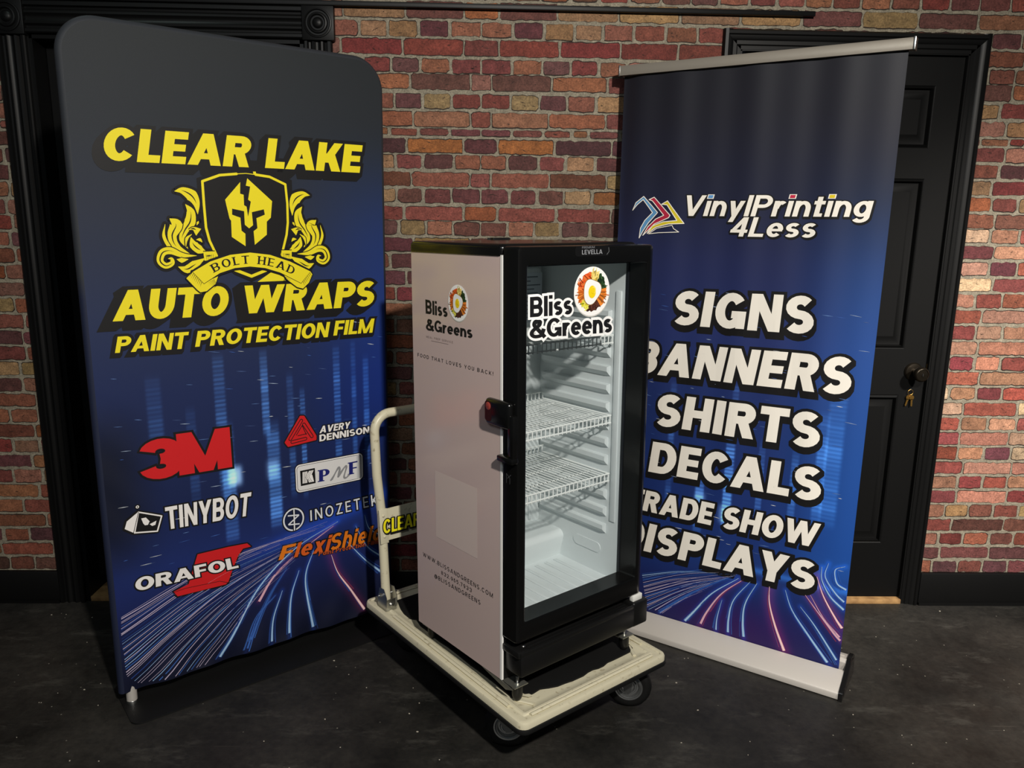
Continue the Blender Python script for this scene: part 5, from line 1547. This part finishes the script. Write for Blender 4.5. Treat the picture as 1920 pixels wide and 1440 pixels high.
a.build('small_print', INK, wrap, 'small spaced black lettering', shift=SH)
a = Art(csplace); a.poly([(min(p[0] for p in S['qrpatch']), S['qrpatch'][3][1]), (min(p[0] for p in S['qrpatch']), S['qrpatch'][0][1]), (max(p[0] for p in S['qrpatch']), S['qrpatch'][0][1]), (max(p[0] for p in S['qrpatch']), S['qrpatch'][3][1])], (212, 194, 187), 1)
a.build('blank_square', INK, wrap, 'paler blank square panel', shift=SH)
a = Art(cfplace)
WB = [(.0062, (252, 252, 250), 1, None)]
a.text('Bliss', Q['f_Bliss'], BW, DARK, 2, track=.07, X=.7, out=WB); a.text('&Greens', Q['f_Greens'], BW, DARK, 2, track=.05, X=.7, out=WB)
st = a.build('logo_sticker', INK, dr, 'white-edged sticker lettering Bliss and Greens', shift=SH)
a = Art(cfplace); dish(a, (.2538, 1.0588), .0655, 1, .985, 3, 3)
a.build('dish_sticker', INK, dr, 'round plate sticker with a fried egg and vegetables', shift=SH)
a = Art(lambda p, q, l: (p, -.0652 - .0003 * l, q))
a.poly(rrect(.185, .310, 1.1505, 1.1765, .008), (10, 10, 11), 1)
a.text('LEVELLA', Q['LEVELLA'], (.17, .15), (150, 152, 156), 2, track=.12); a.text('PREMIUM', Q['PREMIUM'], (.16, .14), (110, 112, 116), 2, track=.14)
a.stroke([(.306, 1.172), (.308, 1.162), (.300, 1.154)], .0012, (120, 122, 124), 2)
a.build('name_badge', INK, dr, 'dark badge with small grey lettering', shift=SH)

# kick grille, hinge, brackets and feet
mb = MB()
mb.box(.008, .512, -.074, -.002, .034, .098, .006)
mb.box(.008, .450, -.074, -.070, .094, .108, .0015); mb.box(.008, .450, -.008, -.002, .094, .122)
for i in range(4): mb.box(.03, .44, -.062 + i * .013, -.056 + i * .013, .096, .103, .001)
mb.box(.448, .513, -.0755, .002, .033, .113, .008, seg=3)
mb.box(.000, .040, -.072, .001, .092, .112, .004)
mb.build('kick_grille', STB, cooler, shift=SH)
mb = MB(); mb.box(.455, .495, -.066, -.050, .112, .131, .002)
mb.build('hinge_spacer', mat('white_nylon', (236, 236, 230), .5), cooler, shift=SH)
for hx_, hy_, hz_ in ((.468, -.060, .112), (.035, -.05, .108)):
    mb = MB(); mb.lathe([(.006, 0), (.006, .004), (.004, .006), (.001, .006)], (hx_, hy_, hz_), (0, 0, 1), 12)
    mb.build('hinge_screw', STEEL, cooler, shift=SH)
for fx, fy in ((.030, -.032), (.455, -.034), (.03, .39), (.455, .39)):
    front = fy < 0
    mb = MB()
    sx = -1 if fx < .2 else 1
    mb.box(fx - .024, fx + .024, fy - .018, fy + (.05 if front else .02), -.0085, -.0060)
    if front:
        mb.add([(fx + sx * .024, -.010, -.0085), (fx + sx * .024, .085, -.0005), (fx + sx * .024, .085, -.003), (fx + sx * .024, -.05, -.0085), (fx + sx * .0225, -.010, -.0085), (fx + sx * .0225, .085, -.0005)], [[0, 1, 2, 3]])
        if fx < .2:
            mb.prism([(.10, .002), (-.03, -.004), (-.05, -.008), (-.02, -.020), (.075, -.004)], lambda p, q, d: (d, p, q), -.001, .001)
    br_ = mb.build('foot_bracket', mat('zinc_plate', (176, 176, 166), .3, metal=.85), cooler, shift=SH)
    mb = MB(); mb.lathe([(.0085, -.006), (.0085, -.002), (.004, -.002), (.004, .014), (.0035, .015), (.001, .016)], (fx, fy, 0), (0, 0, 1), 12)
    mb.build('bolt', STEEL, br_, shift=SH)
    mb = MB(); n = 40
    prof = [(.009, -.010), (.0145, -.013), (.0145, -.040), (.012, -.050), (.009, -.0548)]
    mb.loft([[(fx + r * (1 + (.05 if j % 2 and 0 < i < 3 else 0)) * math.cos(2 * PI * j / n), fy + r * (1 + (.05 if j % 2 and 0 < i < 3 else 0)) * math.sin(2 * PI * j / n), z) for j in range(n)] for i, (r, z) in enumerate(prof)], caps=True, smooth=False)
    mb.build('foot', STB, cooler, shift=SH)

# wire shelves
def wire_shelf(z):
    mb = MB(); r = .0019
    a0, a1 = x0 + .012, x1 - .014
    yf = .034; yk = yb - .03
    for zz in (z, z - .022): mb.tube([(a0 - .004, yf, zz), (a1 + .004, yf, zz)], .0026, 8)
    for yy in (.10, .19, .28): mb.tube([(a0 - .006, yy, z - .006), (a1 + .006, yy, z - .006)], .0026, 8)
    for zz in (z + .022, z - .006): mb.tube([(a0 - .004, yk, zz), (a1 + .004, yk, zz)], .0024, 8)
    n = 25
    for i in range(n):
        x = a0 + (a1 - a0) * i / (n - 1)
        mb.tube(fillet([(x, yf - .001, z - .026), (x, yf - .001, z + .0005), (x, yk, z), (x, yk, z + .024)], .003, 2), r, 6)
    for x in (a0 - .003, a1 + .003): mb.tube([(x, yf, z), (x, yk, z)], .0026, 8)
    mb.build('wire_shelf', WIRE, cooler, shift=SH)
for z in (.917, .677, .497): wire_shelf(z)

# ------------------------------------------------------------------ platform cart
cart = empty('platform_cart', 'cream steel platform cart with folding tube handle and black wheels carrying the cooler', 'cart', (.0873, -1.0516, .0236), math.radians(37.2))
cart.scale = (KS, KS, KS)
CRM = mat('cream_enamel', (210, 203, 176), .36, spec=.45, vary=(55, (158, 146, 116), .60, .76))
RUB = mat('black_rubber', (17, 17, 17), .6, spec=.3)
CX, CY = .575, .862
mb = MB()
def dring(g, z, r=.026): return [(p[0], p[1], z) for p in rrect(g, CX - g, g, CY - g, max(.006, r - g), 6)]
mb.loft([dring(.020, .158), dring(.0, .159), dring(.0, .1755), dring(.003, .181), dring(.008, .1825), dring(.014, .1825), dring(.0165, .1795), dring(.032, .1785), dring(.036, .1825), dring(.042, .1825), dring(.047, .1780), dring(.066, .1775)], 0)
g = dring(.066, .1775); mb.add(g, [list(range(len(g)))])
g = dring(.020, .158); mb.add(g, [list(range(len(g)))[::-1]])
def bead(mb, p0, p1, z, w=.006, h=.0035):
    d = Vector((p1[0] - p0[0], p1[1] - p0[1], 0)); 
    mb.tube([Vector((*p0, z)), Vector((*p1, z))], w, 10, ry=h)
bead(mb, (.05, .0255), (.527, .0255), .1825); bead(mb, (.0255, .09), (.0255, .70), .1825)
bead(mb, (.5495, .09), (.5495, .70), .1825); bead(mb, (.05, .8365), (.527, .8365), .1825)
mb.tube([(.060, .105, .180), (.088, .058, .1805)], .006, 8, ry=.003); mb.tube([(.515, .105, .180), (.487, .058, .1805)], .006, 8, ry=.003)
deck = mb.build('deck', CRM, cart)
mb = MB()
def bring(g, z): return [(p[0], p[1], z) for p in rrect(-g, CX + g, -g, CY + g, .026 + g, 6)]
mb.loft([bring(-.002, .149), bring(.003, .150), bring(.005, .1555), bring(.003, .1625), bring(-.001, .164)], 0, closed=True)
mb.build('bumper_strip', RUB, cart)
# worn anti-slip mat with a ragged front edge
rg = random.Random(2)
ed = [(.058, .12), (.072, .100), (.083, .110), (.097, .120), (.103, .097), (.120, .097), (.147, .101), (.170, .090), (.196, .081), (.222, .079), (.248, .075), (.29, .074), (.312, .079), (.333, .080), (.352, .075), (.373, .075), (.395, .081), (.416, .080), (.447, .080), (.492, .081), (.512, .088), (.518, .105)]
ed += [(.520, y) for y in np.linspace(.16, .74, 12)] + [(.50, .79), (.09, .79), (.070, .735), (.062, .70), (.061, .66), (.074, .64)] + [(.060 + rg.uniform(0, .004), y) for y in np.linspace(.60, .16, 12)]
mb = MB()
tri = tessellate_polygon([[Vector((p[0], p[1], 0)) for p in ed]])
n = len(ed)
mb.add([(p[0], p[1], .1825) for p in ed] + [(p[0], p[1], .1770) for p in ed], [list(t) for t in tri] + [[i, (i + 1) % n, n + (i + 1) % n, n + i] for i in range(n)])
mb.build('anti_slip_mat', mat('black_mat_rubber', (15, 15, 15), .75, spec=.25, bump=(120, .4)), cart)
mb = MB(); mb.prism([(.078, .112), (.092, .104), (.104, .098), (.107, .086), (.094, .088)], lambda p, q, d: (p, q, d), .1827, .184)
mb.build('mat_scrap', CRM, deck)
# casters
def caster(wx, wy, ang):
    R3 = Matrix.Rotation(ang, 4, 'Z')
    off = R3 @ Vector((.024, 0, 0))
    M = Matrix.Translation((wx - off.x, wy - off.y, 0)) @ R3
    T = lambda p: tuple(M @ Vector(p))
    mb = MB()
    mb.box(-.045, .045, -.04, .04, .143, .159, .002, M=M)
    mb.lathe([(.028, .124), (.034, .130), (.034, .141), (.026, .144)], T((0, 0, 0)), (0, 0, 1), 20)
    for s_ in (-1, 1):
        mb.prism([(-.030, .132), (.030, .132), (.038, .10), (.032, .036), (.016, .036), (-.02, .10)], lambda p, q, d: T((p, d, q)), s_ * .0255, s_ * .0285)
    fk = mb.build('caster', mat('galvanised_steel', (120, 122, 122), .4, metal=.9), cart)
    ax = M.to_3x3() @ Vector((0, 1, 0))
    mb = MB(); o = (.024, 0, .0475)
    pr = [(.044, -.019), (.054, -.020), (.063, -.017), (.0695, -.010), (.0712, 0), (.0695, .010), (.063, .017), (.054, .020), (.044, .019), (.044, -.019)]
    mb.lathe(pr, T(o), ax, 40, caps=False)
    w = mb.build('wheel', RUB, fk)
    mb = MB()
    pr = [(.001, -.0235), (.007, -.0235), (.009, -.012), (.016, -.010), (.020, -.015), (.023, -.015), (.026, -.011), (.030, -.011), (.033, -.019), (.0365, -.0205), (.040, -.017), (.0445, -.018), (.0445, .018), (.040, .017), (.0365, .0205), (.033, .019), (.030, .011), (.026, .011), (.023, .015), (.020, .015), (.016, .010), (.009, .012), (.007, .0235), (.001, .0235)]
    mb.lathe(pr, T(o), ax, 36, caps=False)
    mb.build('hub', mat('grey_steel_hub', (158, 160, 160), .26, metal=.85), w)
caster(.0996, .181, math.radians(-37)); caster(.519, .103, math.radians(-49)); caster(.15, .775, math.radians(-20)); caster(.49, .755, math.radians(0))
# folding handle
th = math.radians(5)
HB = Vector((.040, .775, .168)); HU = Vector((0, math.sin(th), math.cos(th))); HX = Vector((1, 0, 0)); HN = HX.cross(HU)
hp_ = lambda p, q, d=0: HB + HX * p + HU * q + HN * d
mb = MB()
pts = fillet([hp_(0, .022), hp_(.004, .33), hp_(-.004, .47), hp_(-.002, .672), hp_(.497, .672), hp_(.499, .47), hp_(.491, .33), hp_(.495, .022)], .06, 8)
mb.tube(pts, .0155, 14)
mb.build('handle_tube', CRM, cart)
mb = MB()
M_ = Matrix(((HX.x, HN.x, HU.x, HB.x), (HX.y, HN.y, HU.y, HB.y), (HX.z, HN.z, HU.z, HB.z), (0, 0, 0, 1)))
mb.box(-.012, .507, .004, .007, .243, .352, 0, M=M_)
mb.box(-.014, .016, .014, .017, .238, .357, .001, M=M_); mb.box(.479, .509, .014, .017, .238, .357, .001, M=M_)
for x in (.001, .494):
    for z in (.262, .333):
        mb.lathe([(.005, 0), (.005, .002), (.001, .004)], hp_(x, z, .017), HN, 10)
mb.build('handle_plate', CRM, cart)
a = Art(lambda p, q, l: tuple(hp_(p, q, .0175 + .0003 * l)))
cq = Q['h_CLEAR']
a.text('CLEAR', cq, (.24, .16), (240, 226, 30), 2, track=.06, out=[(.0035, INKB, 1, (.002, -.003))])
a.build('handle_sticker', INK, cart, 'yellow and black sticker lettering CLEAR')
for x in (.0, .495):
    mb = MB()
    for s_ in (-1, 1):
        mb.prism([(-.030, .0), (.024, .0), (.022, .03), (.010, .072), (-.018, .076), (-.036, .05), (-.038, .02)], lambda p, q, d: (HB.x + x + d, HB.y + p, HB.z + .013 + q), s_ * .0185, s_ * .0205)
    mb.box(HB.x + x - .0185, HB.x + x + .0185, HB.y - .032, HB.y - .029, HB.z + .015, HB.z + .053)
    mb.box(HB.x + x - .0205, HB.x + x + .0205, HB.y - .032, HB.y + .024, HB.z + .0135, HB.z + .016)
    hb_ = mb.build('hinge_bracket', STEEL, cart)
    mb = MB(); mb.tube([(HB.x + x - .03, HB.y + .004, HB.z + .058), (HB.x + x + .042, HB.y + .004, HB.z + .058)], .004, 10)
    mb.lathe([(.007, 0), (.007, .005), (.003, .006)], (HB.x + x, HB.y - .032, HB.z + .031), (0, -1, 0), 8)
    mb.lathe([(.0075, 0), (.0075, .005)], (HB.x + x - .0205, HB.y + .004, HB.z + .058), (-1, 0, 0), 8)
    mb.build('hinge_bolt', STEEL, hb_)

# ------------------------------------------------------------------ crumbs on the floor
rg = random.Random(21)
mb = MB()
for _ in range(170):
    x, y = rg.uniform(-1.9, 1.9), rg.uniform(-1.75, -.06)
    bx = (x + 1.092) * .7955 + (y + .654) * .606; by = -(x + 1.092) * .606 + (y + .654) * .7955
    if -.05 < bx < .95 and abs(by) < .15: continue
    s_ = rg.choice((.0015, .002, .003, .0015)); an = rg.uniform(0, PI)
    pts = [(x + s_ * rg.uniform(.6, 1.3) * math.cos(an + k * 1.257), y + s_ * rg.uniform(.4, 1.1) * math.sin(an + k * 1.257)) for k in range(5)]
    mb.prism(pts, lambda p, q, d: (p, q, d), .0, .0012)
o = mb.build('floor_debris', mat('pale_paint_crumbs', (190, 182, 166), .8))
o['kind'] = 'stuff'; o['label'] = 'pale paint crumbs scattered over the black floor'; o['category'] = 'debris'
